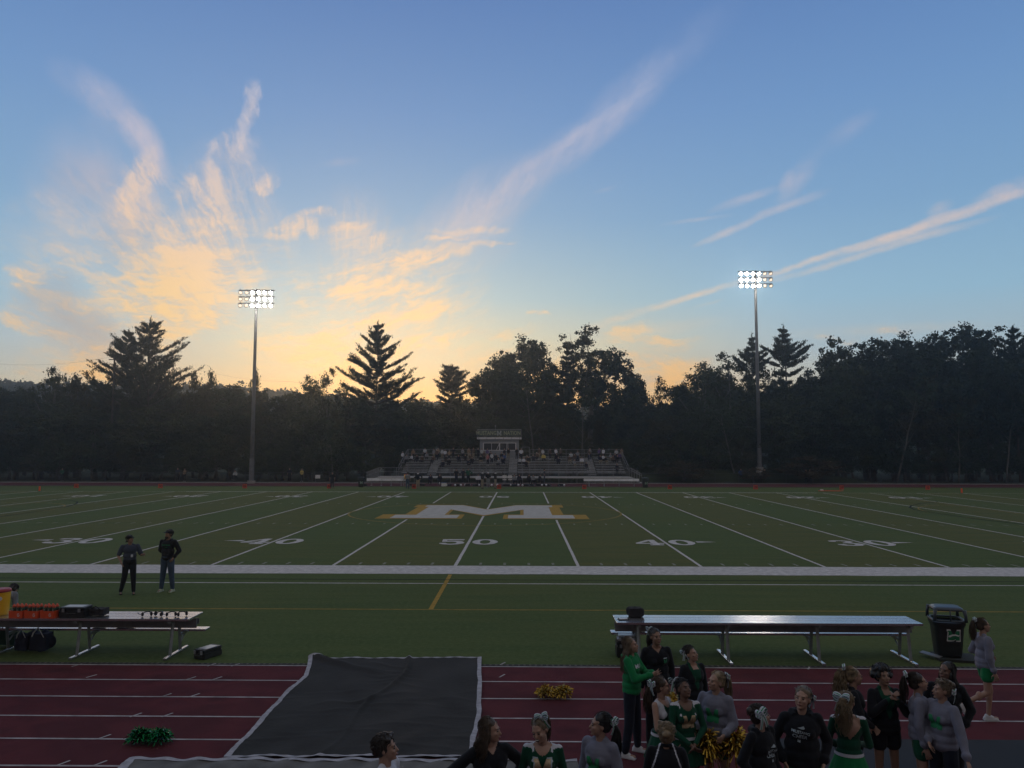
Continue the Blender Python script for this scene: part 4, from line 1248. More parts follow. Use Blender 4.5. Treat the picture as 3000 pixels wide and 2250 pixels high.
# ---------------------------------------------------------------- bins
def bin_(loc, s_, rz, label):
    root = empty('trash_can', loc, rz, label, 'trash can', 'black trash cans with a letter emblem'); root.scale = (s_, s_, s_)
    lv = [(0, .245, .225), (.05, .262, .24), (.5, .30, .275), (.66, .315, .29), (.72, .345, .32), (.78, .35, .325)]
    def ring(z, a, b, n=28):
        o = []
        for i in range(n):
            t_ = 2 * math.pi * i / n; c, s = math.cos(t_), math.sin(t_); e = .42
            o.append((a * math.copysign(abs(c) ** e, c), b * math.copysign(abs(s) ** e, s), z))
        return o
    n = 28; vs = []; 
    for z, a, b in lv: vs += ring(z, a, b)
    fs = [(j * n + i, j * n + (i + 1) % n, (j + 1) * n + (i + 1) % n, (j + 1) * n + i) for j in range(len(lv) - 1) for i in range(n)]
    fs.append(tuple(range(n - 1, -1, -1)))
    mb = MB(); mb.add(vs, fs); body = mb.build('bin_body', BLACKP, root, smooth=True)
    # hood: four posts, curved top, rim
    mb = MB(); vs = ring(.795, .36, .335) + ring(.83, .352, .327) + ring(.83, .30, .275) + ring(.795, .30, .275)
    mb.add(vs, [(j * n + i, j * n + (i + 1) % n, ((j + 1) % 4) * n + (i + 1) % n, ((j + 1) % 4) * n + i) for j in range(4) for i in range(n)])
    vs = ring(1.03, .325, .30) + ring(1.075, .31, .285) + ring(1.10, .26, .23) + ring(1.112, .12, .10)
    mb.add(vs, [(j * n + i, j * n + (i + 1) % n, (j + 1) * n + (i + 1) % n, (j + 1) * n + i) for j in range(3) for i in range(n)] + [tuple(range(3 * n, 4 * n)), tuple(range(n - 1, -1, -1))])
    for sx_ in (-1, 1):
        for sy_ in (-1, 1): mb.tube([(sx_ * .32, sy_ * .295, .80), (sx_ * .318, sy_ * .293, .93), (sx_ * .295, sy_ * .27, 1.06)], [.04, .033, .045], 6)
    mb.tube([(0, -.325, .81), (0, -.318, .93), (0, -.29, 1.05)], .016, 6)
    mb.build('hood', mat('grey_black_plastic', (.035, .045, .06), .35), root, smooth=True)
    mb = MB(); mb.add(ring(.74, .30, .275), [tuple(range(n))]); mb.build('liner', BLACKP, root)
    logo = []
    em = project_decal('emblem_backing', [[(x * 1.14, y * 1.16) for x, y in pl] for pl in M_polys(.25, .23)], body, (.06, -.3, .50), (1, 0, 0), (0, -.05, 1), WHITEP, root)
    project_decal('emblem', M_polys(.24, .215), body, (.06, -.3, .50), (1, 0, 0), (0, -.05, 1), GREENL, em, off=.008)
    sw = [(-.115, -.03), (-.09, .0), (-.03, .025), (.04, .03), (.10, .01), (.125, .03), (.10, -.02), (.03, .0), (-.03, -.012), (-.08, -.045)]
    project_decal('emblem_sweep', [sw], body, (.06, -.3, .50), (1, 0, 0), (0, -.05, 1), WHITEP, em, off=.012)
    return root


g = gp(2800, 1938); bin_((g.x, g.y + .3, 0.05), .93, R(-12), 'black trash can with a green and white letter M emblem, right of the near bench')
mb = MB(); mb.box((0, 0, .025), (.80, .66, .05)); o = mb.build('base_slab', mat('rubber_slab', (.02, .022, .02), .9), None)
o.location = (g.x + .12, g.y + .22, .0); o.rotation_euler.z = R(-12); tag(o, 'dark flat slab under the black trash can', 'slab')
q = gp(2727, 1928); mb = MB(); mb.box((0, 0, 0), (.16, .42, .02)); o = mb.build('metal_plate', GALV, None, bevel=.004); o.location = (q.x, q.y, .075); o.rotation_euler = (R(4), R(-5), R(35)); tag(o, 'grey metal plate leaning low against the foot of the trash can', 'metal plate')
q = dp(1058, 1427, 58.8); bin_((q.x, 58.8, 0), 1.0, 0, 'trash can at the left end of the far benches')
q = dp(1890, 1428, 58.8); bin_((q.x, 58.8, 0), 1.0, .1, 'trash can at the right end of the far benches')

# ---------------------------------------------------------------- things on the left bench
zs = .824
def onshelf(px, py): return gp(px, py, zs)


def G_polys(w, h):
    n = 14; o = []; 
    for i in range(n + 1):
        a = R(40 + 290 * i / n); o.append((math.cos(a) * .5 * w, math.sin(a) * .5 * h))
    inn = [(x * .58, y * .62) for x, y in o]
    q = [[o[i], o[i + 1], inn[i + 1], inn[i]] for i in range(n)]
    q.append([(0, .06 * h), (.5 * w, .06 * h), (.5 * w, -.28 * h), (.3 * w, -.28 * h), (.3 * w, -.06 * h), (0, -.06 * h)]); return q


q = onshelf(4, 1800); root = empty('drink_cooler', (q.x - .03, yL + .36, zs), 0, 'round yellow drink cooler with a red lid at the left end of the bench', 'cooler')
mb = MB(); mb.tube([(0, 0, 0), (0, 0, .04), (0, 0, .25), (0, 0, .47), (0, 0, .49)], [.165, .175, .185, .195, .195], 28); bd = mb.build('cooler_body', YELP, root, smooth=True)
mb = MB(); mb.tube([(0, 0, .485), (0, 0, .52), (0, 0, .545), (0, 0, .55)], [.205, .205, .18, .12], 28); mb.build('lid', REDL, root, smooth=True)
dk = project_decal('label', [[(.05 * math.cos(a * .4488), .045 * math.sin(a * .4488)) for a in range(14)]], bd, (.10, -.19, .36), (1, .35, 0), (0, 0, 1), WHITEP, root)
for k in range(3):
    pxk = (52, 98, 145)[k]; q = onshelf(pxk, 1809); root = empty('bottle_carrier', (q.x + .01, yL + .13, zs), R(-4), 'orange-red carrier of sports bottles, %s of the three beside the cooler' % ('left', 'middle', 'right')[k], 'bottle carrier', 'bottle carriers on the left bench')
    mb = MB(); wx, wy = .145, .105
    mb.box((0, 0, .01), (wx * 2, wy * 2 + .06, .02)); mb.box((0, -wy - .03, .075), (wx * 2, .012, .15)); mb.box((0, wy + .03, .075), (wx * 2, .012, .15)); mb.box((-wx, 0, .075), (.012, wy * 2 + .05, .15)); mb.box((wx, 0, .075), (.012, wy * 2 + .05, .15))
    body = mb.build('crate', ORANGE, root)
    project_decal('letter_mark', G_polys(.05, .07), body, (.07, -.2, .07), (1, 0, 0), (0, 0, 1), WHITEP, body)
    for i in range(3):
        for j in range(2):
            bx_, by_ = -.095 + i * .095, -.05 + j * .1
            m2 = MB(); m2.tube([(bx_, by_, .02), (bx_, by_, .19), (bx_, by_, .215)], [.038, .038, .034], 12); bt = m2.build('bottle', mat('smoky_green_bottle', (.03, .07, .045), .3), root, smooth=True)
            m2 = MB(); m2.tube([(bx_, by_, .213), (bx_, by_, .245), (bx_, by_, .25), (bx_, by_, .275)], [.036, .034, .018, .014], 12); m2.build('bottle_cap', ORANGE, bt, smooth=True)
            if j == 0: project_decal('letter_mark', G_polys(.024, .036), bt, (bx_, -.13, .165), (1, 0, 0), (0, 0, 1), mat('pale_mark', (.45, .4, .38), .6), bt)


def case(px, py, zb, d, label, name='equipment_case', rz=0.0, top=GALV, yc=None, cat='case'):
    q = gp(px, py, zb); root = empty(name, (q.x, (yc if yc is not None else q.y), zb), rz, label, cat)
    mb = MB(); mb.box((0, 0, d[2] * .36), (d[0], d[1], d[2] * .70)); mb.build('case_base', BLACKP, root, bevel=.02)
    mb = MB(); mb.box((0, 0, d[2] * .86), (d[0] * 1.01, d[1] * 1.01, d[2] * .26)); lid = mb.build('lid', BLACKP, root, bevel=.02)
    mb = MB(); mb.box((0, 0, d[2] * .995), (d[0] * .72, d[1] * .62, .012)); mb.build('top_panel', top, lid, bevel=.003)
    mb = MB()
    for s_ in (-.3, .3): mb.box((d[0] * s_, -d[1] / 2 - .012, d[2] * .72), (.05, .022, .07))
    mb.build('latch', GALV, root)
    mb = MB(); mb.tube([(-.09, -d[1] / 2, d[2] * .45), (-.08, -d[1] / 2 - .04, d[2] * .45), (.08, -d[1] / 2 - .04, d[2] * .45), (.09, -d[1] / 2, d[2] * .45)], .011, 6); mb.build('handle', BLACKP, root)
    return root


SILV = mat('silver_panel', (.42, .43, .45), .35, .3)
case(203, 1812, zs, (.56, .36, .21), 'black hard case with a silver panel on its lid, on the left bench', top=SILV, yc=yL + .25)
case(609, 1924, 0.0, (.30, .52, .20), 'small black case with pale lid on the turf right of the left bench', top=SILV, rz=R(-24))
case(1834, 1922, 0.0, (.42, .34, .34), 'black case with pale trays and latches beneath the left end of the right bench', top=SILV)
q = gp(1834, 1922, 0); root = empty('tray_stack', (q.x, q.y, .34), 0, 'pale tiered trays stacked on the black case under the right bench', 'tray')
mb = MB(); mb.box((0, 0, .03), (.38, .30, .05)); mb.box((.01, .03, .085), (.34, .22, .04)); mb.build('tray', SILV, root, bevel=.01)
mb = MB(); mb.box((-.08, -.14, .06), (.06, .05, .06)); mb.box((.08, -.14, .06), (.06, .05, .06)); mb.build('clasp', BLACKP, root)


def bag(loc, d, label, seed=0, parent=None, name='equipment_bag', strap=True, m=None, rz=0.0, trim=None):
    root = empty(name, loc, rz, label, 'bag'); mb = MB(); r = random.Random(seed)
    mb.box((0, 0, d[2] * .45), (d[0] * .8, d[1] * .75, d[2] * .7))
    for k in range(9): mb.ell((r.uniform(-.38, .38) * d[0], r.uniform(-.25, .25) * d[1], d[2] * r.uniform(.25, .72)), (d[0] * r.uniform(.14, .26), d[1] * r.uniform(.2, .3), d[2] * r.uniform(.22, .3)), None, 8, 6)
    me = remesh(mb, max(.012, d[0] * .03), 4); wrinkle(me, .006, seed, 18); link('bag_body', me, root, m or BLACKF)
    if strap:
        mb = MB(); mb.tube([(-d[0] * .38, -d[1] * .3, d[2] * .5), (-d[0] * .2, -d[1] * .42, d[2] * .85), (0, -d[1] * .35, d[2] * 1.08), (d[0] * .2, -d[1] * .42, d[2] * .85), (d[0] * .36, -d[1] * .3, d[2] * .5)], .014, 6, flat=.5); mb.build('strap', trim or BLACKF, root, smooth=True)
    return root


bag((onshelf(272, 1810).x, yL + .3, zs), (.42, .34, .20), 'soft black bag slumped beside the hard case on the left bench', 3)
NAVYF = mat('navy_bag_fabric', (.012, .014, .035), .85, var=.2, bump=.4)
DGREENF = mat('dark_green_fabric', (.010, .045, .035), .85, var=.2, bump=.4)
bag((gp(62, 1912).x, gp(62, 1912).y + .1, 0), (.34, .36, .46), 'navy bag with pale strap, left one of two under the left bench', 4, m=NAVYF, trim=SILV)
bag((gp(112, 1912).x, gp(112, 1912).y + .1, 0), (.44, .40, .50), 'navy bag with white stripes, right one of two under the left bench', 5, m=NAVYF, trim=WHITEP)
bag((gp(12, 1900).x, gp(12, 1900).y + .2, 0), (.42, .38, .56), 'dark green backpack under the far left end of the bench', 6, m=DGREENF)
bag((gp(1862, 1810, zs).x, yR + .55, zs - .02), (.34, .30, .27), 'rounded black bag standing behind the shelf at the left end of the right bench', 8, strap=False)
bag((gp(1872, 1850, .45).x, yR + .88, .455), (.36, .26, .17), 'flat black bag on the seat plank of the right bench', 9, strap=False)
bag((gp(290, 1838, .45).x, yL + .86, .455), (.30, .24, .16), 'dark gear bag on the seat plank behind the middle leg of the left bench', 12)
bag((gp(365, 1838, .45).x, yL + .86, .455), (.46, .24, .15), 'longer dark gear bag on the seat plank of the left bench', 13)
root = empty('clipboard', (onshelf(1824, 1812).x, yR + .28, zs + .002), R(3), 'silver-framed clipboard lying on the left end of the right bench', 'clipboard')
mb = MB(); mb.box((0, 0, .008), (.22, .16, .014)); mb.build('board', BLACKP, root, bevel=.003)
mb = MB(); mb.box((0, -.01, .018), (.17, .11, .006)); mb.build('paper', WHITEP, root)
root = empty('orange_clamp', (onshelf(145, 1808).x, yL + .12, zs), 0, 'small orange clamp lying between the bottle carriers and the black case', 'clamp')
mb = MB(); mb.tube([(-.07, 0, .055), (0, 0, .06), (.06, 0, .05)], .012, 6); mb.tube([(-.03, 0, .055), (-.05, 0, .0)], .009, 6); mb.tube([(.04, 0, .055), (.055, 0, .0)], .009, 6); mb.build('clamp_body', ORANGE, root)

for k, px in enumerate((430, 463, 502, 533)):
    q = onshelf(px, 1806); root = empty('headset', (q.x, yL + .24 + .03 * (k % 2), zs + .005), R((20, -25, 15, 40)[k]), ('black headset with a boom mic, leftmost of four on the left bench', 'black headset lying flat, second of four on the left bench', 'black headset, third of four and the largest ring', 'black headset, rightmost of four near the end of the left bench')[k], 'headset', 'coaches headsets on the left bench')
    mb = MB(); rt = Euler((R(24), 0, 0)).to_matrix()
    mb.tube([rt @ Vector((.085 * math.cos(a), .085 * math.sin(a), 0)) + Vector((0, 0, .045)) for a in [math.pi * (-.15 + 1.3 * i / 14) for i in range(15)]], .011, 8); mb.build('headband', BLACKP, root, smooth=True)
    for s_ in (-1, 1):
        mb = MB(); mb.ell((s_ * .085, -.005, .045), (.028, .042, .045), None, 12, 8); mb.build('ear_cup', BLACKF, root, smooth=True)
    mb = MB(); mb.tube([(-.09, -.02, .04), (-.14, -.07, .06), (-.16, -.09, .09)], .005, 6); mb.ell((-.165, -.095, .095), .013, None, 8, 6); mb.build('boom_mic', BLACKP, root, smooth=True)

# ---------------------------------------------------------------- yard markers and pylons on the far side
MORG = mat('marker_orange', (.42, .055, .02), .6)
for k, s_ in zip(range(-5, 6), ('G', '10', '20', '30', '40', '50', '40', '30', '20', '10', 'G')):
    X = k * 9.144 + (0 if abs(k) < 5 else 0); Y = 55.6; side = 'left' if k < 0 else 'right'
    root = empty('yard_marker', (X, Y, 0), 0, ('orange sideline marker numbered %s on the %s half of the far sideline' % (s_, side)) if k else 'orange sideline marker numbered 50 at midfield on the far sideline', 'yard marker', 'orange yard markers along the far sideline')
    mb = MB(); mb.box((0, 0, .22), (.46, .14, .42), None, 0, .92); body = mb.build('marker_body', MORG, root, bevel=.015)
    mb = MB()
    for pl in text_polys(s_, .34): mb.add([(x, -.076, y + .22) for x, y in pl], [tuple(range(len(pl)))])
    mb.build('numerals', mat('marker_numeral', (.05, .01, .01), .7), root)
    mb = MB(); mb.box((0, 0, .012), (.5, .26, .024)); mb.build('base', MORG, root)
for X, side in ((-45.72, 'left'), (45.72, 'right')):
    root = empty('pylon', (X, FW + .3, 0), 0, 'slim orange goal line pylon standing at the far %s of the field' % side, 'pylon', 'goal line pylons')
    mb = MB(); mb.box((0, 0, .24), (.13, .13, .46)); mb.build('pylon_body', mat('pylon_orange', (.75, .10, .03), .6), root, bevel=.02)
    mb = MB(); mb.box((0, 0, .01), (.15, .15, .02)); mb.build('base', BLACKP, root)
q = gp(2440, 1441); root = empty('down_marker', (q.x, q.y + 1, 0), 0, 'orange chain marker poles lying on the turf beside the right 10 marker', 'marker')
mb = MB(); mb.tube([(-1.1, 0, .05), (1.1, -.25, .05)], .035, 6); mb.tube([(-.6, .3, .05), (1.5, .1, .05)], .03, 6); mb.build('pole', ORANGE, root)
mb = MB(); mb.box((-.55, .5, .12), (.28, .2, .1)); mb.build('weight', WHITEP, root)
# white signs
for px, py0_, py1_, w_, Y, lab in ((931, 1391, 1402, .62, 71.3, 'blank white sign board on the fence left of the far bleachers'),):
    a = dp(px, (py0_ + py1_) / 2, Y); root = empty('sign', (a.x, Y, 0), 0, lab, 'sign'); mb = MB(); mb.box((0, 0, a.z), (w_, .03, .45)); mb.build('board', WHITEP, root); mb = MB(); mb.tube([(-.3, .03, 0), (-.3, .03, a.z + .2)], .02, 5); mb.build('post', ALUD, root)
for px, lab in ((1478, 'white-topped tripod board, left one of two before the bleachers'), (1494, 'white-topped tripod board, right one of two before the bleachers')):
    a = dp(px, 1397, 62.5); root = empty('play_board', (a.x, 62.5, 0), 0, lab, 'board', 'white boards at the far sideline')
    mb = MB(); mb.box((0, 0, a.z), (.46, .03, .34)); mb.box((0, .02, a.z - .33), (.46, .03, .10)); mb.build('board', WHITEP, root)
    mb = MB(); mb.tube([(-.2, .04, 0), (0, .04, a.z)], .015, 5); mb.tube([(.2, .04, 0), (0, .04, a.z)], .015, 5); mb.tube([(0, .3, 0), (0, .04, a.z)], .015, 5); mb.build('stand', ALUD, root)
# helmets and bags laid out along the far sideline
HW = mat('helmet_white', (.62, .63, .68), .35); HB = mat('helmet_black', (.02, .025, .03), .35)
hm = MB(); hm.ell((0, .0, .13), (.115, .14, .125), None, 12, 9); me_ = remesh(hm, .02, 1); 
for pxc in (632, 697, 738, 770, 800, 832, 870, 960, 1000, 1042, 1095, 1152, 1182, 1228, 1262, 1322, 1352, 1378, 1440, 1482, 585):
    px = 1050 + pxc / 2.458; Y = 60.6 + rnd.uniform(-.4, .6) if pxc != 585 else 64.5
    a = dp(px, 1419, Y); root = empty('football_helmet', (a.x, Y, 0.02), rnd.uniform(-2, 2), None)
    w_ = rnd.random() < .55
    tag(root, ('white' if w_ else 'dark') + ' football helmet lying on the far track before the bleachers', 'helmet', ('white' if w_ else 'dark') + ' helmets on the far track')
    o = bpy.data.objects.new('shell', me_.copy()); COL.objects.link(o); o.parent = root; o.data.materials.append(HW if w_ else HB)
    mb = MB()
    for z in (.06, .10): mb.tube([(-.10, -.06, z), (-.06, -.17, z), (.06, -.17, z), (.10, -.06, z)], .008, 5)
    mb.tube([(0, -.17, .05), (0, -.16, .13)], .008, 5); mb.build('face_mask', GALV, root)
i = 0
for pxc in (645, 715, 785, 848, 900, 1070, 1120, 1205, 1245, 1300, 1338, 1365, 1460, 45, 455, 395):
    px = 1050 + pxc / 2.458; Y = 61.2 + rnd.uniform(-.3, .5); a = dp(px, 1420, Y)
    r0 = bag((a.x, Y, 0.0), (rnd.uniform(.6, 1.0), .4, .30), 'dark gear bag lying on the far track before the bleachers', 20 + i, strap=False, rz=rnd.uniform(-.5, .5)); r0['group'] = 'dark gear bags on the far track'; i += 1
root = empty('ice_chest', (dp(1300, 1424, 60).x, 60.2, 0), 0, 'white and blue ice chest on the far sideline', 'cooler')

mb = MB(); mb.box((0, 0, .2), (.55, .4, .4)); mb.build('chest_body', WHITEP, root, bevel=.03)
mb = MB(); mb.box((0, 0, .43), (.57, .42, .08)); mb.build('lid', mat('blue_lid', (.04, .09, .22), .5), root, bevel=.02)
bpy.data.objects.remove(root.children[0]) if False else None
a = dp(1337 / 2.458 * 0 + 1186, 1398, 61.2); root = empty('drink_cooler', (a.x, 61.9, 0), 0, 'tall yellow drink cooler behind the man at the far bench', 'cooler')
mb = MB(); mb.tube([(0, 0, .8), (0, 0, 1.28)], [.17, .19], 16); mb.build('cooler_body', YELP, root, smooth=True)
mb = MB(); mb.tube([(0, 0, 1.28), (0, 0, 1.34)], [.2, .19], 16); mb.build('lid', REDL, root); mb = MB(); mb.box((0, 0, .77), (.6, .5, .05))
for x in (-.25, .25):
    for y in (-.2, .2): mb.tube([(x, y, 0), (x, y, .76)], .02, 5)
mb.build('stand', ALUD, root)

# utility pole and wires in front of the pine pair
root = empty('utility_pole', (dp(321, 1400, 80).x, 80, 0), 0, 'dark wooden utility pole in front of the left pine pair', 'utility pole')
zt_ = dp(321, 1043, 80).z; mb = MB(); mb.tube([(0, 0, 0), (0, 0, zt_)], [.16, .11], 8); mb.build('pole', BARK, root)
mb = MB(); mb.box((0, 0, zt_ - .5), (1.6, .1, .12)); mb.tube([(0, .12, zt_ - 1.6), (0, .12, zt_ - .9)], .17, 8); mb.build('crossarm', BARK, root)
A = [dp(x, y, Y_) for x, y, Y_ in ((-400, 1078, 100), (0, 1067, 90), (321, 1047, 80), (580, 1084, 92), (860, 1118, 108), (1100, 1150, 130))]
mb = MB()
for a, b in zip(A, A[1:]): mb.tube([a.lerp(b, t_ / 6) - Vector((0, 0, .5 * math.sin(math.pi * t_ / 6))) for t_ in range(7)], .009, 4)
tag(mb.build('power_line', BLACKP, None), 'thin power line crossing the sky above the left ridge', 'wire')


# ---------------------------------------------------------------- ground covers on the near track
def cloth(name, label, Lp, Rp, cat, m, folds, nu=90, nv=70, border=None, bw=.12, zoff=.012):
    """sheet between a left and a right edge given top to bottom; folds(u, v) gives its height"""
    def lerp_path(P, v):
        f = v * (len(P) - 1); i = min(int(f), len(P) - 2); return Vector(P[i]).lerp(Vector(P[i + 1]), f - i)
    vs = []
    for j in range(nv + 1):
        v = j / nv; a = lerp_path(Lp, v); b = lerp_path(Rp, v)
        for i in range(nu + 1):
            u = i / nu; q = a.lerp(b, u); vs.append((q.x, q.y, zoff + folds(u, v)))
    mb = MB(); mb.add(vs, [(j * (nu + 1) + i, (j + 1) * (nu + 1) + i, (j + 1) * (nu + 1) + i + 1, j * (nu + 1) + i + 1) for j in range(nv) for i in range(nu)])
    root = empty(name, (0, 0, 0), 0, label, cat)
    o = mb.build('cloth', m, root, smooth=True); md = o.modifiers.new('t', 'SOLIDIFY'); md.thickness = .004; md.offset = -1
    for side in border or ():
        mb = MB(); path = []
        if side in 'LR':
            P = Lp if side == 'L' else Rp; Q = Rp if side == 'L' else Lp
            for j in range(nv + 1):
                v = j / nv; a = lerp_path(P, v); c = lerp_path(Q, v); d_ = (c - a).normalized(); u0 = 0 if side == 'L' else 1; L_ = (c - a).length
                for k in range(4):
                    s_ = bw * k / 3 * (1 + .06 * math.sin(v * 40)); uu = s_ / L_ if side == 'L' else 1 - s_ / L_; q = a + d_ * s_
                    path.append((q.x, q.y, zoff + folds(uu, v) + .006 + .003 * math.sin(v * 130 + k) + .002 * math.sin(v * 61 + 2 * k)))
            n_ = 4; fs = [(j * n_ + k, j * n_ + k + 1, (j + 1) * n_ + k + 1, (j + 1) * n_ + k) for j in range(nv) for k in range(3)]
            if side == 'L': fs = [f[::-1] for f in fs]
        else:
            v0 = 0 if side == 'T' else 1; a = lerp_path(Lp, v0); b = lerp_path(Rp, v0); d_ = Vector((0, -1 if side == 'T' else 1, 0)); n_ = 4
            for i in range(nu + 1):
                u = i / nu; q0 = a.lerp(b, u)
                for k in range(4):
                    s_ = bw * .75 * k / 3; q = q0 + d_ * s_; vv = s_ / 4.7 if side == 'T' else 1 - s_ / 4.7
                    path.append((q.x, q.y, zoff + folds(u, vv) + .007 + .004 * math.sin(u * 95 + k)))
            fs = [(j * n_ + k, j * n_ + k + 1, (j + 1) * n_ + k + 1, (j + 1) * n_ + k) for j in range(nu) for k in range(3)]
            if side == 'B': fs = [f[::-1] for f in fs]
        mb.add(path, [f[::-1] for f in fs]); mb.build('border_strip', HEM, root, smooth=True)
    return root


HEM = mat('white_hem', (0.36, 0.35, 0.39), 0.85, var=0.25, vscale=9, bump=0.6, bscale=50)
TARP = mat('black_mesh_cover', (0.036, 0.035, 0.035), 0.92, var=0.2, vscale=0.9, bump=0.7, bscale=14, spec=0.2)
TARP2 = mat('beige_cover', (0.12, 0.115, 0.11), 0.9, var=0.25, vscale=3, bump=0.6, bscale=10)
MATT = mat('navy_rubber_mat', (0.011, 0.013, 0.019), 0.85, var=0.12, vscale=2)


def folds1(u, v):
    z = 0.006 + .004 * math.sin(u * 31 + 4 * math.sin(v * 7)) + .004 * math.sin(v * 23 + 3 * math.sin(u * 9))
    z += .05 * math.exp(-((u - (.04 + v * 2.2)) / .05) ** 2) * max(0, 1 - v / .22) * (1 if u < .5 else .3)      # fold from the upper left corner
    c = .58 - .22 * v + .03 * math.sin(v * 9); z += .030 * math.exp(-((u - c) / .014) ** 2) * (1 - .7 * v)      # long diagonal crease
    c = .40 - 1.1 * (v - .42); z += .016 * math.exp(-((v - (.50 - .35 * (u - .3) + .02 * math.sin(u * 20))) / .018) ** 2) * math.exp(-((u - .42) / .2) ** 2)
    for k in range(5): z += .010 * math.exp(-((v - (.10 + .05 * k + .12 * (u - .5) + .02 * math.sin(u * 13 + k))) / .010) ** 2) * math.exp(-((u - .45 - .03 * k) / .14) ** 2)
    for k in range(9): z += .006 * math.exp(-((v - (.38 + .065 * k + .02 * math.sin(u * 11 + 2 * k))) / .012) ** 2) * (.5 + .5 * math.sin(u * 7 + k * 1.9))
    return max(0, z * 1.7)


Lp = [gp(*p) for p in ((904, 1931), (900, 1956), (890, 1982), (866, 2005), (841, 2026), (819, 2049), (797, 2072), (770, 2102), (742, 2134), (714, 2163), (685, 2193), (655, 2223))]
Rp = [gp(*p) for p in ((1411, 1929), (1410, 1950), (1410, 1975), (1412, 2000), (1411, 2030), (1409, 2060), (1411, 2085), (1408, 2110), (1402, 2140), (1394, 2165), (1390, 2195), (1390, 2223))]
cloth('track_cover', 'large black cloth cover with white edging spread over the track', Lp, Rp, 'ground cover', TARP, folds1, 170, 110, 'LRTB', .08, .016)
Lp = [gp(*p) for p in ((380, 2227), (348, 2256), (300, 2300), (230, 2380))]; Rp = [gp(*p) for p in ((1690, 2231), (1700, 2262), (1710, 2310), (1720, 2400))]
cloth('track_cover', 'beige cloth cover with white hem at the bottom edge of the photo', Lp, Rp, 'ground cover', TARP2, lambda u, v: .012 + .012 * math.sin(u * 40 + 5 * v) * math.sin(v * 6 + u * 17) + .01 * math.sin(u * 90 + v * 8), 160, 16, 'LT', .12, .02)
a = gp(2264, 2168); b = gp(3060, 2170); mb = MB(); mb.box(((a.x + b.x) / 2 + 2, a.y - 1.5, .012), (b.x - a.x + 4, 3.0, .024))
tag(mb.build('rubber_mat', MATT, None), 'dark navy rubber mat laid over the track at the lower right', 'mat')


# ---------------------------------------------------------------- unseen stand added under the camera to shade the foreground
root = empty('shading_grandstand', (2, -25.5, 0), 0, 'stepped grandstand added out of frame under the camera to shade the foreground', 'grandstand')
mb = MB()
for k in range(17):
    mb.box((0, -.4 - .8 * k, (1.0 + .42 * k) / 2), (56, .8, 1.0 + .42 * k))
mb.build('shading_steps', mat('shading_grandstand_grey', (.07, .07, .075), .8, var=.2, vscale=1), root)
mb = MB(); mb.box((0, -15.6, 6.5), (56, .2, 13)); mb.build('shading_rear_wall', mat('shading_grandstand_wall', (.10, .10, .11), .8), root)

# ---------------------------------------------------------------- pom-poms
def pompom(loc, size, m, label, seed, n=950, double=True, z0=.0, group='metallic pom-poms'):
    r = np.random.RandomState(seed); mb = MB(); root = empty('pom_pom', loc, 0, label, 'pom-pom', group)
    for k in range(n):
        side = (-1 if r.rand() < .5 else 1) * size * .42 if double else 0
        d = r.normal(size=3); d /= np.linalg.norm(d); d[2] = abs(d[2]) * .9 if z0 == 0 else d[2]
        c = Vector((side, 0, size * .30)); L = size * r.uniform(.32, .62); d = Vector(d); w = Vector(r.normal(size=3)).cross(d).normalized() * .0080
        pts = []; 
        for i in range(4):
            t_ = i / 3; q = c + d * L * t_ + Vector((0, 0, -.35 * L * t_ * t_)) + Vector(r.normal(size=3)) * .012; q.z = max(q.z, .012) if z0 == 0 else q.z
            tw = (w * math.cos(t_ * 2) + d.cross(w) * math.sin(t_ * 2)); pts += [q - tw, q + tw]
        mb.add(pts, [(2 * i, 2 * i + 1, 2 * i + 3, 2 * i + 2) for i in range(3)])
    mb.build('streamers', m, root); h_ = MB(); h_.ell((0, 0, size * .28), (.05, .03, .03), None, 8, 6); h_.build('handle', BLACKP, root)
    return root


GOLD = mat('gold_foil', (.50, .32, .055), .24, 1.0); GRNF = mat('green_foil', (.01, .17, .055), .22, 1.0)
pompom(gp(1624, 2044), .36, GOLD, 'gold metallic pom-poms lying on the track right of the black cover', 1)
pompom(gp(438, 2178), .36, GRNF, 'green metallic pom-poms lying on the track left of the black cover', 2)
# ---------------------------------------------------------------- people
SKIN = {k: mat('skin_' + k, c, 0.55, var=0.06, vscale=9) for k, c in {'fair': (.36, .215, .16), 'tan': (.26, .15, .105), 'brown': (.15, .082, .058)}.items()}
HAIR = {k: mat('hair_' + k, c, 0.5, var=0.5, vscale=22) for k, c in {'black': (.010, .009, .010), 'dark': (.026, .018, .014), 'brown': (.062, .040, .026), 'blond': (.20, .145, .085), 'dblond': (.115, .082, .052), 'grey': (.3, .3, .3)}.items()}
CL = {k: mat('cloth_' + k, c, 0.88, var=v, vscale=7, bump=0.35, bscale=150, sheen=.1, spec=.2) for k, (c, v) in {
    'black': ((.010, .011, .016), .2), 'navy': ((.012, .015, .032), .2), 'green': ((.009, .18, .060), .12), 'dgreen': ((.008, .085, .045), .15), 'uniform': ((.006, .060, .034), .12), 'lav': ((.185, .19, .25), .16),
    'white': ((.55, .56, .63), .1), 'jeans': ((.045, .070, .115), .3), 'djeans': ((.012, .016, .03), .2), 'slate': ((.045, .055, .085), .2), 'khaki': ((.24, .21, .16), .15), 'grey': ((.20, .21, .23), .2), 'pink': ((.30, .12, .13), .1),
    'blue': ((.05, .09, .22), .1), 'tan': ((.24, .17, .11), .1), 'yellow': ((.5, .4, .12), .1), 'pale': ((.40, .42, .46), .1), 'brown': ((.09, .06, .045), .1), 'purple': ((.10, .07, .19), .1)}.items()}
SHOEW = mat('shoe_white', (.56, .57, .60), .6); SHOEB = mat('shoe_black', (.015, .015, .018), .6); SOLE = mat('sole_pale', (.40, .44, .34), .7)
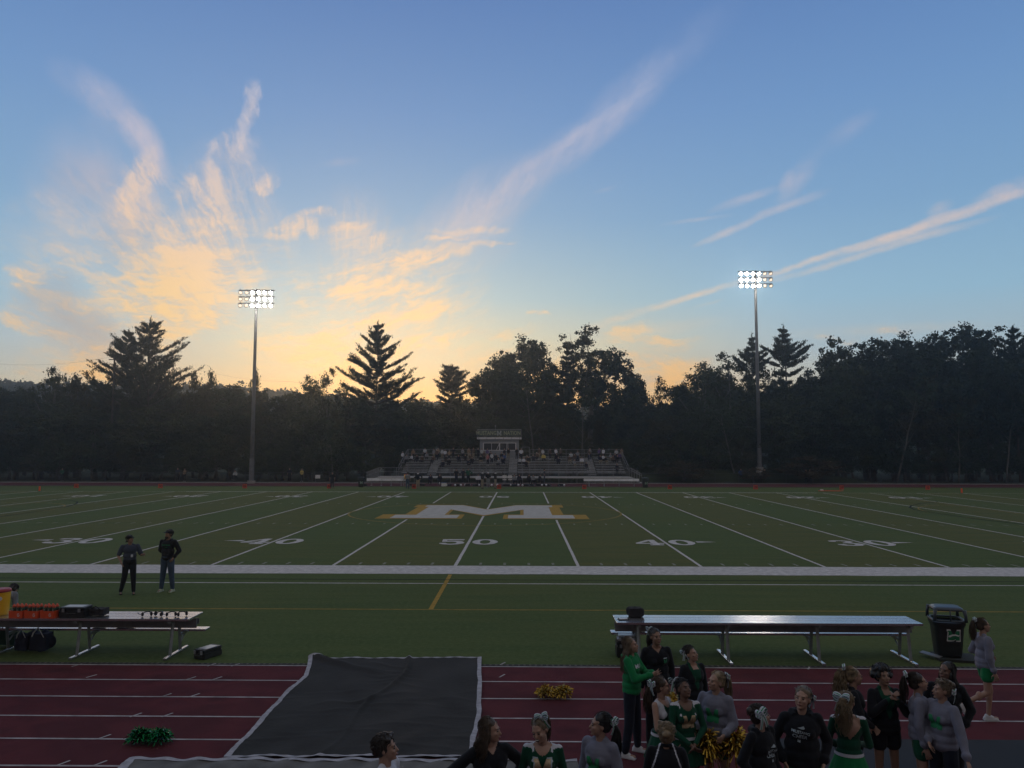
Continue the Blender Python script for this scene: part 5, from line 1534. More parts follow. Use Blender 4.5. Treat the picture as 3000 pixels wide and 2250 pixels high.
EYE = mat('eye_dark', (.012, .010, .010), .3); LIP = mat('lips', (.20, .07, .065), .5); TEETH = mat('teeth', (.6, .58, .52), .4); RIB = mat('bow_white', (.42, .44, .50), .45, sheen=.2); PAINT = mat('face_paint', (.05, .03, .04), .7)
GLIT = mat('glitter_gold', (.42, .31, .20), .4, .4, var=.3, vscale=60); TXT = mat('print_pale', (.40, .48, .54), .8); TGRN = mat('print_green', (.015, .20, .08), .8)
ARM = {
 'down': ((.06, -.02, -.27), (.07, .05, -.51)), 'hips': ((.23, -.09, -.20), (.06, .04, -.36)), 'pocket': ((.11, -.06, -.25), (.03, .09, -.43)),
 'clap': ((.05, .13, -.23), (-.12, .33, -.17)), 'mouth': ((.07, .13, -.22), (-.125, .24, .0)), 'hold': ((.07, .02, -.27), (.02, .25, -.34)),
 'behind': ((.10, -.10, -.25), (-.10, -.17, -.42)), 'run': ((.06, -.10, -.25), (.02, .12, -.33)), 'gest': ((.10, .05, -.26), (.16, .28, -.22)), 'lap': ((.07, .08, -.25), (-.03, .28, -.30)),
 'side': ((.12, -.01, -.26), (.20, .03, -.49)), 'up': ((.14, .05, .20), (.02, .16, .40)), 'front': ((.06, .07, -.26), (-.13, .22, -.40))}


def ribbon(mb, path, w):
    w = Vector(w) / 2; vs = []
    for p_ in path: vs += [Vector(p_) - w, Vector(p_) + w]
    mb.add(vs, [(2 * i, 2 * i + 1, 2 * i + 3, 2 * i + 2) for i in range(len(path) - 1)])


def make_bow(parent, Mx_, s_=1.0):
    mb = MB(); m2 = MB()
    for sg in (-1, 1):
        for q, (tilt, L_) in enumerate(((.45, .085), (-.1, .075))):
            pts = []
            for i in range(11):
                a = math.pi * 2 * i / 10; x = (1 - math.cos(a)) / 2 * L_ * sg; z = math.sin(a) * .026
                pts.append(Mx_ @ (Vector((x * math.cos(tilt) - z * sg * math.sin(tilt), -.012 * math.sin(a / 2), z * math.cos(tilt) + abs(x) * math.sin(tilt))) * s_))
            ax_ = (Mx_.to_3x3() @ Vector((0, .042, .012))) * s_
            ribbon(mb, pts, ax_); ribbon(m2, [p_ + (Mx_.to_3x3() @ Vector((0, -.022, 0))) * s_ * .2 for p_ in pts], ax_ * .28)
        tl = [Mx_ @ (Vector((sg * (.005 + .05 * t_), -.015 - .01 * math.sin(t_ * 3), -.135 * t_)) * s_) for t_ in (0, .25, .5, .75, 1)]
        ribbon(mb, tl, (Mx_.to_3x3() @ Vector((.042, 0, .014 * sg))) * s_)
        ribbon(m2, [p_ + (Mx_.to_3x3() @ Vector((0, -.003, 0))) * s_ for p_ in tl], (Mx_.to_3x3() @ Vector((.010, 0, .004 * sg))) * s_)
    mb.ell(Mx_ @ Vector((0, -.012 * s_, .002)), (.018 * s_, .018 * s_, .022 * s_), None, 8, 6)
    b = mb.build('hair_bow', RIB, parent); m2.build('bow_stripe', TGRN, b); return b


def person(label, loc, heading, h=1.66, fem=True, skin='fair', hair=('pony', 'brown'), top=('sweat', 'lav'), bottom=('pants', 'black'), shoes='white', armL='down', armR='down', head=(0, 0, 0),
           lean=(0, 0), legs=None, bow=None, res=.0085, extras=(), group=None, detail=True, wide=1.0, seat=None, cat='person', seed=1, open_mouth=False, inner=None):
    s = h / 1.68
    root = empty('person', loc, R(heading), label, cat, group)
    S = lambda v: Vector(v) * s
    sw = (.152 if fem else .185) * (1 + (wide - 1) * .5)
    TL = Matrix.Translation((0, 0, .95)) @ Euler((R(lean[0]), R(lean[1]), 0)).to_matrix().to_4x4() @ Matrix.Translation((0, 0, -.95))
    UP = lambda v: S(TL @ Vector(v))
    # --- joints
    J = {}
    drop = Vector((0, 0, 0))
    if legs is None: legs = {'L': ((.105, .0, .49), (.115, .02, .08), 0), 'R': ((-.105, -.02, .49), (-.115, .0, .08), 0)}
    hipz = .90
    AR = []
    for side, sg, pre in (('L', 1, armL), ('R', -1, armR)):
        e, w = ARM[pre] if isinstance(pre, str) else pre
        sh = Vector((sg * sw, .005, 1.362))
        el_ = sh + Vector((sg * e[0], -e[1], e[2])); wr = sh + Vector((sg * w[0], -w[1], w[2]))
        AR.append((UP(sh), UP(el_), UP(wr), sg))
    bf = 1.0 if fem else 1.12
    # --- head frame
    HM = Matrix.Translation(UP((0, -.012, 1.45))) @ (TL.to_3x3() @ (Euler((0, 0, R(head[0]))).to_matrix() @ Euler((R(-head[1]), 0, 0)).to_matrix() @ Euler((0, R(head[2]), 0)).to_matrix())).to_4x4() @ Matrix.Scale(s, 4) @ Matrix.Translation((0, 0, .108))
    H3 = HM.to_3x3() * (1 / s)
    HP = lambda v: HM @ Vector(v)
    sc = lambda r: tuple(q * s for q in r)
    mb = MB()
    mb.ell(HP((0, .015, .03)), sc((.074, .092, .082)), H3, 14, 10); mb.ell(HP((0, -.022, -.028)), sc((.061, .070, .080)), H3, 14, 10)
    mb.ell(HP((0, -.040, -.078)), sc((.040, .044, .030)), H3, 12, 8); mb.ell(HP((0, -.067, .030)), sc((.052, .018, .014)), H3, 10, 7)
    if detail:
        mb.cap(HP((0, -.086, .012)), HP((0, -.106, -.024)), .008 * s, .0115 * s, 8); mb.ell(HP((0, -.088, -.054)), sc((.021, .012, .009)), H3, 8, 6); mb.ell(HP((0, -.078, -.090)), sc((.018, .014, .012)), H3, 8, 6)
        for sg in (-1, 1): mb.ell(HP((sg * .075, .012, -.006)), sc((.009, .018, .030)), H3, 8, 6); mb.ell(HP((sg * .036, -.066, -.020)), sc((.022, .020, .020)), H3, 8, 6)
    mb.cap(UP((0, .012, 1.37)), HP((0, .014, -.06)), .053 * s * bf, .050 * s * bf)
    # torso under the clothes
    for (c, r) in (((0, 0, 1.26), (.135 * bf, .095, .15)), ((0, 0, 1.08), (.115 * bf, .085, .13))): mb.ell(UP(c), sc(r), TL.to_3x3(), 12, 8)
    mb.ell(S((0, 0, .93)), sc((.145 * wide, .10, .11)), None, 12, 8)
    mb.cap(UP((-sw * .8, 0, 1.350)), UP((sw * .8, 0, 1.350)), .038 * s, .038 * s)
    for (sh, el_, wr, sg) in AR:
        mb.cap(sh, el_, .041 * s * bf, .036 * s * bf); mb.cap(el_, wr, .036 * s * bf, .024 * s * bf)
        if detail:
            d = (wr - el_).normalized(); ax_ = Vector((1, 0, 0)) if abs(d.x) < .7 else Vector((0, 1, 0)); wv = d.cross(ax_).normalized(); nv = d.cross(wv).normalized()
            if nv.x * sg > 0: nv = -nv
            rt = Matrix((wv, nv, d)).transposed()
            mb.ell(wr + d * .045 * s, sc((.036, .017, .05)), rt, 10, 8)
            for f_ in range(4):
                o_f = (-.028 + .0185 * f_); L_ = (.062, .072, .068, .052)[f_] * s; spread = (-.22 + .15 * f_) * (1.6 if pre == 'clap' or armL == 'clap' else .8)
                b0 = wr + d * .075 * s + wv * o_f * s; d1 = (d + wv * spread + nv * .12).normalized(); b1 = b0 + d1 * L_ * .55; d2 = (d1 + nv * (.15 if armL == 'clap' else .55)).normalized()
                mb.cap(b0, b1, .0088 * s, .0082 * s, 6); mb.cap(b1, b1 + d2 * L_ * .5, .0082 * s, .0072 * s, 6)
            tb = wr + d * .02 * s - wv * .025 * s; td_ = (d * .6 - wv * .8 + nv * .3).normalized(); mb.cap(tb, tb + td_ * .045 * s, .012 * s, .009 * s, 6); mb.cap(tb + td_ * .045 * s, tb + (td_ + d * .4).normalized() * .072 * s, .009 * s, .008 * s, 6)
        else: mb.ell(wr + (wr - el_).normalized() * .05 * s, sc((.03, .03, .06)), None, 8, 6)
    LG = []
    for side, sg in (('L', 1), ('R', -1)):
        kn, an, ft = legs[side]; hp = (sg * .085, 0, hipz)
        LG.append((S(hp), S(kn), S(an), sg, ft))
        mb.cap(S(hp), S(kn), .078 * s * bf, .050 * s * bf, 12); mb.cap(S(kn), S(an), .050 * s * bf, .034 * s, 12); mb.ell(S(kn).lerp(S(an), .3) + Vector((0, .012, 0)), sc((.048, .05, .08)), None, 10, 7)
        fd = Euler((R(ft), 0, 0)).to_matrix() @ Vector((0, -1, 0)); mb.cap(S(an) + Vector((0, .02, -.04)) * s, S(an) + fd * .13 * s + Vector((0, 0, -.045)) * s, .035 * s, .026 * s, 8)
    me = remesh(mb, res, 2); body = link('body', me, root, SKIN[skin])
    bn = body
    # --- face details
    if detail:
        for sg in (-1, 1):
            e_ = MB(); e_.ell(HP((sg * .030, -.0815, .006)), sc((.0135, .007, .0055)), H3, 8, 6); e_.build('eye', EYE, root, smooth=True)
            e_ = MB(); e_.ell(HP((sg * .031, -.084, .026)), sc((.019, .006, .0042)), H3, 8, 6); e_.build('eyebrow', HAIR[hair[1]], root, smooth=True)
        e_ = MB(); e_.ell(HP((0, -.0965, -.055)), sc((.024, .007, .012 if open_mouth else .006)), H3, 10, 6); mo = e_.build('mouth', PAINT if open_mouth else LIP, root, smooth=True)
        if open_mouth: e_ = MB(); e_.ell(HP((0, -.100, -.050)), sc((.019, .005, .0045)), H3, 8, 6); e_.build('teeth', TEETH, mo, smooth=True)
    # --- top
    kind, tc_ = top[0], top[1]
    g = {'sweat': .030, 'hoodie': .030, 'jacket': .030, 'shirt': .020, 'uniform': .008, 'sleeveless': .008}[kind]
    mb = MB()
    for (c, r) in (((0, 0, 1.265), (.142 * bf * wide + g, .098 * bf + g, .150)), ((0, 0, 1.10), (.122 * bf * wide + g * 1.4, .088 * bf + g * 1.5, .13)), ((0, 0, 1.0), (.128 * wide + g * 1.5, .094 + g * 1.6, .11))): mb.ell(UP(c), sc(r), TL.to_3x3(), 16, 10)
    if kind in ('sweat', 'hoodie', 'jacket'): mb.ell(UP((0, 0, .93)), sc((.150 * wide + g, .108 + g, .10)), TL.to_3x3(), 16, 10)
    if fem: 
        for sg in (-1, 1): mb.ell(UP((sg * .065, -.075, 1.235)), sc((.062, .05 + g * .6, .062)), None, 10, 8)
    mb.cap(UP((-sw * .84, .005, 1.352)), UP((sw * .84, .005, 1.352)), (.047 + g * .45) * s, (.047 + g * .45) * s)
    for sg in (-1, 1): mb.cap(UP((sg * sw * .75, .008, 1.375)), UP((sg * .045, .015, 1.415 if kind not in ('uniform', 'sleeveless') else 1.40)), .036 * s, (.030 + g * .3) * s)
    if kind == 'hoodie' : mb.tube([UP(v) for v in ((-.075, -.045, 1.40), (-.095, .03, 1.415), (-.05, .095, 1.40), (0, .115, 1.385), (.05, .095, 1.40), (.095, .03, 1.415), (.075, -.045, 1.40))], [.026 * s, .034 * s, .045 * s, .055 * s, .045 * s, .034 * s, .026 * s], 10)
    if kind == 'jacket': mb.tube([UP((.068 * math.cos(a), .012 + .062 * math.sin(a), 1.425 + .012 * math.sin(a))) for a in [i * .571 - .9 for i in range(9)]], .019 * s, 8)
    slv = {'shirt': .8, 'sleeveless': 0.0}.get(kind, 2.0)
    for (sh, el_, wr, sg) in AR:
        if kind == 'sleeveless': continue
        if slv < 1: mb.cap(sh, sh.lerp(el_, slv), (.046 * bf + g * .7) * s, (.046 * bf + g * .9) * s)
        else:
            mb.cap(sh, el_, (.045 * bf + g * .5) * s, (.041 * bf + g * .6) * s); mb.cap(el_, wr - (wr - el_).normalized() * .02 * s, (.040 * bf + g * .65) * s, (.029 + g * .3) * s)
            if kind in ('sweat', 'hoodie'): mb.ell(wr - (wr - el_).normalized() * .055 * s, (.030 + g * .9) * s, None, 10, 7)
    me = remesh(mb, max(res, .010) if detail else res, 3); 
    if detail: wrinkle(me, .0052 if g > .02 else .002, seed, 22)
    t_o = link({'sweat': 'sweatshirt', 'hoodie': 'hoodie', 'jacket': 'jacket', 'shirt': 'shirt', 'uniform': 'uniform_top', 'sleeveless': 'uniform_top'}[kind], me, root, [CL[tc_], CL['white'], SKIN[skin], CL[inner or 'uniform']])
    c = fc_np(me) / s; TLi = np.array(TL.inverted()); c = c @ TLi[:3, :3].T + TLi[:3, 3]
    nn = np.empty(len(me.polygons) * 3, np.float32); me.polygons.foreach_get('normal', nn); nn = nn.reshape(-1, 3)
    X, Yq, Z = c[:, 0], c[:, 1], c[:, 2]; ax_ = np.abs(X); mi = np.zeros(len(c), np.int32)
    if kind in ('uniform', 'sleeveless'):
        mi[(nn[:, 2] > .50) & (ax_ > .085) & (Z > 1.27)] = 1
        if kind == 'sleeveless': mi[(ax_ > .07) & (ax_ < .15) & (Z > 1.20) & (Z > 1.20 + (.12 - ax_) * 1.2)] = 1
        mi[(Yq < 0) & (Z > 1.325 + ax_ * ax_ * 9) & (ax_ < .10)] = 2; mi[(Z > 1.40) & (ax_ < .075)] = 2
        if 'openback' in extras: mi[(Yq > 0) & (Z > 1.17 + ax_ * 1.1) & (Z < 1.40) & (ax_ < .12)] = 2
    if kind == 'jacket' and 'open' in extras: mi[(Yq < .02) & (ax_ < .012 + np.clip((Z - 1.08) * .28, 0, .08)) & (Z > 1.08)] = 3; mi[(Yq < .02) & (Z > 1.36) & (ax_ < .05)] = 2
    if 'vneck' in extras: mi[(Yq < 0) & (Z > 1.355 + ax_ * .9) & (ax_ < .07)] = 2
    if 'piping' in extras: mi[(np.abs(ax_ - (.075 + (1.42 - Z) * .35)) < .007) & (Z > 1.05)] = 1
    me.polygons.foreach_set('material_index', mi)
    # --- bottom
    bk, bc = bottom
    if bk in ('pants', 'jeans', 'shorts'):
        mb = MB(); gg = .016; mb.ell(S((0, 0, .945)), sc((.148 * wide + gg, .105 * bf + gg, .11)), None, 14, 10)
        for (hp, kn, an, sg, ft) in LG:
            if bk == 'shorts': mb.cap(hp, hp.lerp(kn, .38), (.085 * bf + gg) * s, (.085 * bf + gg) * s, 12)
            else: mb.cap(hp, kn, (.080 * bf + gg) * s, (.052 * bf + gg * 1.3) * s, 12); mb.cap(kn, an + Vector((0, 0, .02)) * s, (.052 * bf + gg * 1.3) * s, (.042 + gg * .9) * s, 12)
        me = remesh(mb, max(res, .011) if detail else res, 3)
        if detail: wrinkle(me, .004, seed + 5, 20)
        link({'pants': 'trousers', 'jeans': 'jeans', 'shorts': 'shorts'}[bk], me, root, CL[bc])
    elif bk == 'skirt':
        mb = MB(); n = 48; vs = []
        for j in range(7):
            q = j / 6; r0 = .135 + .105 * q
            for i in range(n):
                a = 2 * math.pi * i / n; rr = r0 * (1 + .05 * q * (1 if i % 4 < 2 else -1)); vs.append(S((math.cos(a) * rr * 1.08 * wide, math.sin(a) * rr * .88, 1.0 - .30 * q)))
        mb.add(vs, [(j * n + i, (j + 1) * n + i, (j + 1) * n + (i + 1) % n, j * n + (i + 1) % n) for j in range(6) for i in range(n)]); sk = mb.build('skirt', CL[bc], root, smooth=False)
        mb = MB(); mb.tube([S((0, 0, .985)), S((0, 0, 1.02))], [.150 * s, .146 * s], 28, cap=False); 
        w_o = mb.build('waistband', CL['white'], sk); w_o.scale = (1.06 * wide, .90, 1)
    # --- shoes
    if shoes:
        for (hp, kn, an, sg, ft) in LG:
            fr_ = Euler((R(ft), 0, 0)).to_matrix(); mb = MB(); o_ = an + Vector((0, 0, -.045)) * s
            mb.cap(o_ + fr_ @ Vector((0, .045, -.002)) * s, o_ + fr_ @ Vector((0, -.12, -.012)) * s, .040 * s, .034 * s, 10); mb.cap(o_ + fr_ @ Vector((0, .025, .03)) * s, o_ + fr_ @ Vector((0, -.05, .008)) * s, .040 * s, .036 * s, 10)
            mb.box(o_ + fr_ @ Vector((0, -.035, -.027)) * s, sc((.075, .235, .02)), fr_)
            link('shoe', remesh(mb, max(res, .009), 1), root, {'white': SHOEW, 'black': SHOEB, 'pale': SOLE}[shoes])
    # --- hair
    st, hc = hair; r_h = random.Random(seed * 7 + 1); mb = MB()
    hr = lambda c, r: mb.ell(HP(c), sc(r), H3, 12, 9)
    if st != 'bald':
        hr((0, .030, .044), (.083, .097, .086)); hr((0, .052, -.005), (.076, .070, .070))
    if st == 'short':
        for sg in (-1, 1): hr((sg * .058, .02, .01), (.024, .05, .045))
        for k in range(16): hr((r_h.uniform(-.055, .055), r_h.uniform(-.05, .07), .095 + r_h.uniform(-.01, .02)), (.028, .03, .022))
        for k in range(10): hr((r_h.uniform(-.05, .05), .10 + r_h.uniform(-.015, .015), r_h.uniform(-.05, .05)), (.025, .02, .025))
    if st == 'afro':
        for k in range(60):
            a = r_h.uniform(0, 6.28); e_ = r_h.uniform(-.35, 1.5); q = Vector((math.cos(a) * math.cos(e_) * .105, .035 + math.sin(a) * math.cos(e_) * .105, .035 + math.sin(e_) * .10))
            if q.y < -.035 and q.z < .07: continue
            hr(q, (.036, .036, .034))
    if st in ('bun', 'updo'):
        for k in range(8): hr((r_h.uniform(-.03, .03), .10 + r_h.uniform(-.02, .02), .07 + r_h.uniform(-.02, .02)), (.034, .034, .034))
        if st == 'updo':
            for k in range(14): hr((r_h.uniform(-.07, .07), r_h.uniform(-.04, .09), .085 + r_h.uniform(-.02, .035)), (.026, .026, .022))
    if st in ('long', 'curly_long', 'long_black'):
        hr((0, .062, -.07), (.084, .050, .085)); hr((0, .065, -.15), (.085, .042, .08))
        for sg in (-1, 1): hr((sg * .068, .012, -.05), (.022, .040, .085))
    cap_me = remesh(mb, .011 if detail else res, 2)
    if detail: wrinkle(cap_me, .004 if st not in ('afro',) else .008, seed + 9, 60)
    strands = MB(); z_dn = (HM.to_3x3() * (1 / s)).inverted() @ Vector((0, 0, -1))
    def strand(pts, r0, wig=0.0, fr_=30):
        P_ = []; ph_ = r_h.uniform(0, 6.28)
        for i in range(len(pts) - 1):
            for k in range(3):
                t_ = k / 3; q = Vector(pts[i]).lerp(Vector(pts[i + 1]), t_); u = (i + t_) / (len(pts) - 1)
                q += Vector((math.sin(u * fr_ + ph_), math.cos(u * fr_ + ph_), 0)) * wig * u; P_.append(HP(q))
        P_.append(HP(pts[-1])); n_ = len(P_); strands.tube(P_, [r0 * s * (1 - .7 * i / n_) for i in range(n_)], 3, cap=False)
    if detail:
        if st in ('long', 'curly_long', 'long_black'):
            cw = {'long': .010, 'curly_long': .022, 'long_black': .018}[st]; LL = {'long': .30, 'curly_long': .24, 'long_black': .30}[st]
            for k in range(230):
                a = r_h.uniform(-.25, math.pi + .25); ca, sa = math.cos(a), math.sin(a); top_ = Vector((ca * .05, .03 + sa * .05, .12)); m1 = Vector((ca * .088, .025 + sa * .092, .04)); m2 = Vector((ca * .094, .025 + sa * .085, -.05))
                l_ = LL * r_h.uniform(.55, 1.1); e_ = m2 + z_dn * l_ + Vector((ca * .03 + r_h.uniform(-.02, .02), .03 + sa * .02, 0)); strand([top_, m1, m2, m2.lerp(e_, .5) + Vector((ca * .012, sa * .02, 0)), e_], .0075, cw, 16)
        if st.startswith('pony') or st == 'curly_pony':
            big = st == 'curly_pony'; hgt = .085 if 'low' not in st else -.01; base_p = Vector((0, .118, hgt)); LL = .34 if big else .26
            for k in range(150 if big else 110):
                a = r_h.uniform(0, 6.28); o1 = Vector((math.cos(a), math.sin(a), 0)) * r_h.uniform(.0, .032 if not big else .05); l_ = LL * r_h.uniform(.6, 1.05)
                p1 = base_p + Vector((0, .045, .012)) + o1 * .6; p2 = base_p + Vector((0, .06, -.05)) + o1 * 1.2; e_ = p2 + z_dn * l_ + o1 * .3
                strand([base_p + o1 * .3, p1, p2, p2.lerp(e_, .5) + o1 * .6, e_], .0075, .024 if big else .008, 22 if big else 9)
            for k in range(70):
                a = r_h.uniform(0, math.pi * 2); strand([(math.cos(a) * .084, .02 + math.sin(a) * .085, .015 + .02 * abs(math.sin(a))), (math.cos(a) * .07, .05 + math.sin(a) * .06, .085), tuple(base_p)], .004)
        if st in ('short', 'updo', 'afro', 'bun'):
            for k in range(130 if st == 'updo' else 90):
                a = r_h.uniform(0, 6.28); e_ = r_h.uniform(.1 if st != 'afro' else -.3, 1.5); R0 = .088 if st != 'afro' else .125; q = Vector((math.cos(a) * math.cos(e_) * R0, .03 + math.sin(a) * math.cos(e_) * R0 * 1.1, .04 + math.sin(e_) * R0))
                if q.y < -.02 and q.z < .075: continue
                d = (q - Vector((0, .03, .03))).normalized(); tng = d.cross(Vector((r_h.uniform(-1, 1), r_h.uniform(-1, 1), r_h.uniform(-1, 1)))).normalized()
                strand([q - d * .01, q + d * .008 + tng * .015, q + d * .010 + tng * .04, q - d * .004 + tng * .058], .0055, .008, 8)
    if detail and st != 'bald':
        for k in range(170):
            a = r_h.uniform(-.35, math.pi + .35) if k % 5 else r_h.uniform(0, 6.28); e_ = r_h.uniform(.15, 1.5); R0 = .092 + r_h.uniform(0, .006)
            q = Vector((math.cos(a) * math.cos(e_) * R0 * .93, .03 + math.sin(a) * math.cos(e_) * R0 * 1.08, .044 + math.sin(e_) * R0 * .93))
            if q.y < -.03 and q.z < .08: continue
            n_ = (q - Vector((0, .03, .044))).normalized(); t_ = (Vector((0, .115, .06 if 'pony' in st or st in ('bun', 'updo') else -.05)) - q); t_ = (t_ - n_ * t_.dot(n_)).normalized(); L_ = r_h.uniform(.03, .07)
            strand([q - n_ * .004, q + t_ * L_ * .5 + n_ * .003, q + t_ * L_ - n_ * L_ * .25], .0042, .006, 5)
    bm = bmesh.new(); bm.from_mesh(cap_me); 
    if strands.v: m2_ = strands.mesh('x', True); bm.from_mesh(m2_)
    bm.to_mesh(cap_me); bm.free(); cap_me.polygons.foreach_set('use_smooth', [True] * len(cap_me.polygons))
    ho = link('hair', cap_me, root, HAIR[hc])
    if bow is not None:
        p_, yaw_, sz = bow; Mb = HM @ Matrix.Translation(p_) @ Euler((0, 0, R(yaw_))).to_matrix().to_4x4(); Mb = Matrix.LocRotScale(Mb.translation, Mb.to_quaternion(), Vector((s, s, s))); make_bow(root, Mb, sz * .82)
    root['_s'] = s
    del root['_s']
    return root, t_o, HM, UP, AR


def cap_hat(root, HM, m, s=1.0):
    mb = MB(); mb.ell(HM @ Vector((0, .015, .065)), (.092 * s, .105 * s, .075 * s), HM.to_3x3(), 16, 9); mb.ell(HM @ Vector((0, -.115, .055)), (.062 * s, .065 * s, .010 * s), HM.to_3x3() @ Euler((R(12), 0, 0)).to_matrix(), 12, 6)
    o = link('cap', remesh(mb, .01, 1), root, m); return o


def head_at(px, py, h):
    q = gp(px, py, h); return (q.x, q.y, 0)


def chest_letter(t, UP, polys, z, size, m, name='chest_print', x=0.0, under=None):
    o = project_decal(name, polys, t, UP((x, -.3, z)), (1, 0, 0), (0, 0, 1), m, t, .004, .02); return o


def M_letter(t, UP, w, h, z, m, edge=None, x=0.0):
    if edge is not None:
        e = chest_letter(t, UP, [[(a * 1.16, b * 1.14) for a, b in p] for p in M_polys(w, h)], z, w, edge, 'letter_edge', x)
    o = project_decal('chest_letter', M_polys(w, h), t, UP((x, -.3, z)), (1, 0, 0), (0, 0, 1), m, t, .008, .02)


SIT = {'L': ((.11, -.40, .50), (.12, -.40, .09), 0), 'R': ((-.11, -.40, .50), (-.12, -.36, .09), 0)}
GN = 'cheer squad on the near track'
# young man with wavy hair at the bottom edge
r0 = person('man with wavy dark hair and white collar facing right at the bottom edge', head_at(1132, 2152, 1.72), 78, 1.72, False, 'fair', ('short', 'dark'), ('shirt', 'white'), ('pants', 'navy'), 'black', head=(12, 6, 0), seed=2)
r1 = person('woman in black sweater with long curly half-tied hair, hands on hips', head_at(1436, 2103, 1.68), 20, 1.68, True, 'fair', ('curly_long', 'brown'), ('sweat', 'black'), ('pants', 'black'), 'black', 'hips', 'hips', head=(58, 0, 4), extras=('vneck',), seed=3, wide=1.12)
r = person('laughing cheerleader in green and white long-sleeved uniform with gold M, head thrown back', head_at(1590, 2100, 1.66), -4, 1.66, True, 'fair', ('pony_high', 'dblond'), ('uniform', 'uniform'), ('skirt', 'uniform'), 'white', 'down', 'down', head=(-22, -14, -12), bow=((.050, .03, .125), 20, 1.1), open_mouth=True, seed=4, wide=1.14, group=GN)
M_letter(r[1], r[3], .17, .17, 1.215, GLIT, TXT)
r = person('cheerleader with dark low ponytail and grey sweatshirt, face paint, in profile facing left', head_at(1757, 2088, 1.68), -38, 1.68, True, 'fair', ('pony_low', 'black'), ('sweat', 'lav'), ('shorts', 'dgreen'), 'white', 'down', 'down', head=(-48, 4, 0), bow=((.0, .135, .04), 140, 1.05), seed=5, group=GN)
M_letter(r[1], r[3], .15, .15, 1.20, TGRN, None)
P5 = person('woman with long wavy hair in bright green hoodie clapping her hands, full figure', (gp(1853, 2212).x, gp(1853, 2212).y, 0), 62, 1.66, True, 'fair', ('long', 'dblond'), ('hoodie', 'green'), ('pants', 'djeans'), 'white', 'clap', 'clap', head=(8, 10, 0), seed=6,
       legs={'L': ((.12, -.02, .49), (.17, -.02, .08), 0), 'R': ((-.11, .0, .49), (-.15, .05, .08), 0)}, group=GN)
chest_letter(P5[1], P5[3], text_polys('MU', .075), 1.285, .1, CL['white'], 'chest_print', -.05)
r = person('tall woman in black zip jacket with small green crest, standing at the back', head_at(1922, 1842, 1.70), 8, 1.70, True, 'tan', ('pony_high', 'dark'), ('jacket', 'black'), ('pants', 'black'), 'black', 'down', 'down', head=(10, 8, 0), bow=((-.05, .10, .115), -20, .8), seed=7, wide=1.2, extras=('vneck',), group=GN)
chest_letter(r[1], r[3], M_polys(.06, .05), 1.24, .05, TGRN, 'crest', .10); chest_letter(r[1], r[3], [[(-.03, 0), (.03, 0), (.025, .012), (-.025, .012)]], 1.275, .05, TXT, 'crest', .10)
r = person('girl in open black jacket over green top, face paint, looking down to the right', head_at(2028, 1892, 1.60), 22, 1.60, True, 'fair', ('bun', 'dark'), ('jacket', 'black'), ('pants', 'black'), 'black', 'down', 'down', head=(28, 16, 0), bow=((-.075, .06, .05), -40, 1.0), extras=('open',), seed=8, group=GN)
mbp = MB(); mbp.ell(r[2] @ Vector((-.052, -.062, -.022)), (.018, .008, .008), r[2].to_3x3(), 8, 6); mbp.build('face_paint', PAINT, r[0])
r = person('cheerleader with brown ponytail and white bow in sleeveless green uniform, profile facing right', head_at(1938, 1982, 1.62), 48, 1.62, True, 'fair', ('pony_low', 'brown'), ('sleeveless', 'uniform'), ('skirt', 'uniform'), 'white', 'front', 'front', head=(34, 4, 0), bow=((-.03, .12, .04), -150, 1.15), seed=9, group=GN)
r = person('dark-haired cheerleader in green long-sleeved uniform with sparkly M, head bowed right', head_at(2006, 1990, 1.62), 12, 1.62, True, 'brown', ('bun', 'black'), ('uniform', 'uniform'), ('skirt', 'uniform'), 'white', 'front', 'front', head=(18, 22, 6), bow=((-.06, .09, .11), -30, 1.1), seed=10, wide=1.06, group=GN)
M_letter(r[1], r[3], .15, .15, 1.20, GLIT, None)
r = person('blond girl in grey sweatshirt with green M, face paint, facing left', head_at(2095, 1968, 1.66), -32, 1.66, True, 'fair', ('pony', 'blond'), ('sweat', 'lav'), ('shorts', 'dgreen'), 'white', 'hold', 'hold', head=(-36, 8, 0), bow=((.02, .13, .075), 160, 1.1), seed=11, wide=1.1, group=GN)
M_letter(r[1], r[3], .15, .16, 1.19, TGRN, None)
mbp = MB(); mbp.ell(r[2] @ Vector((.045, -.064, -.022)), (.016, .010, .010), None, 8, 6); mbp.build('face_paint', PAINT, r[0])
person('girl seen from behind with messy blond updo, black jacket with white piping, head bowed', head_at(1952, 2128, 1.58), 172, 1.62, True, 'fair', ('updo', 'blond'), ('jacket', 'black'), ('shorts', 'dgreen'), 'white', 'front', 'front', head=(0, 28, 0), lean=(10, 0), extras=('piping',), seed=12, group=GN)
r = person('girl with dark bun and large white bow in black hoodie, looking away right', head_at(2228, 2064, 1.64), 38, 1.64, True, 'fair', ('bun', 'dark'), ('hoodie', 'black'), ('shorts', 'dgreen'), 'white', 'pocket', 'pocket', head=(62, 8, 0), bow=((-.105, .04, .07), -60, 1.35), seed=13, wide=1.1, group=GN)


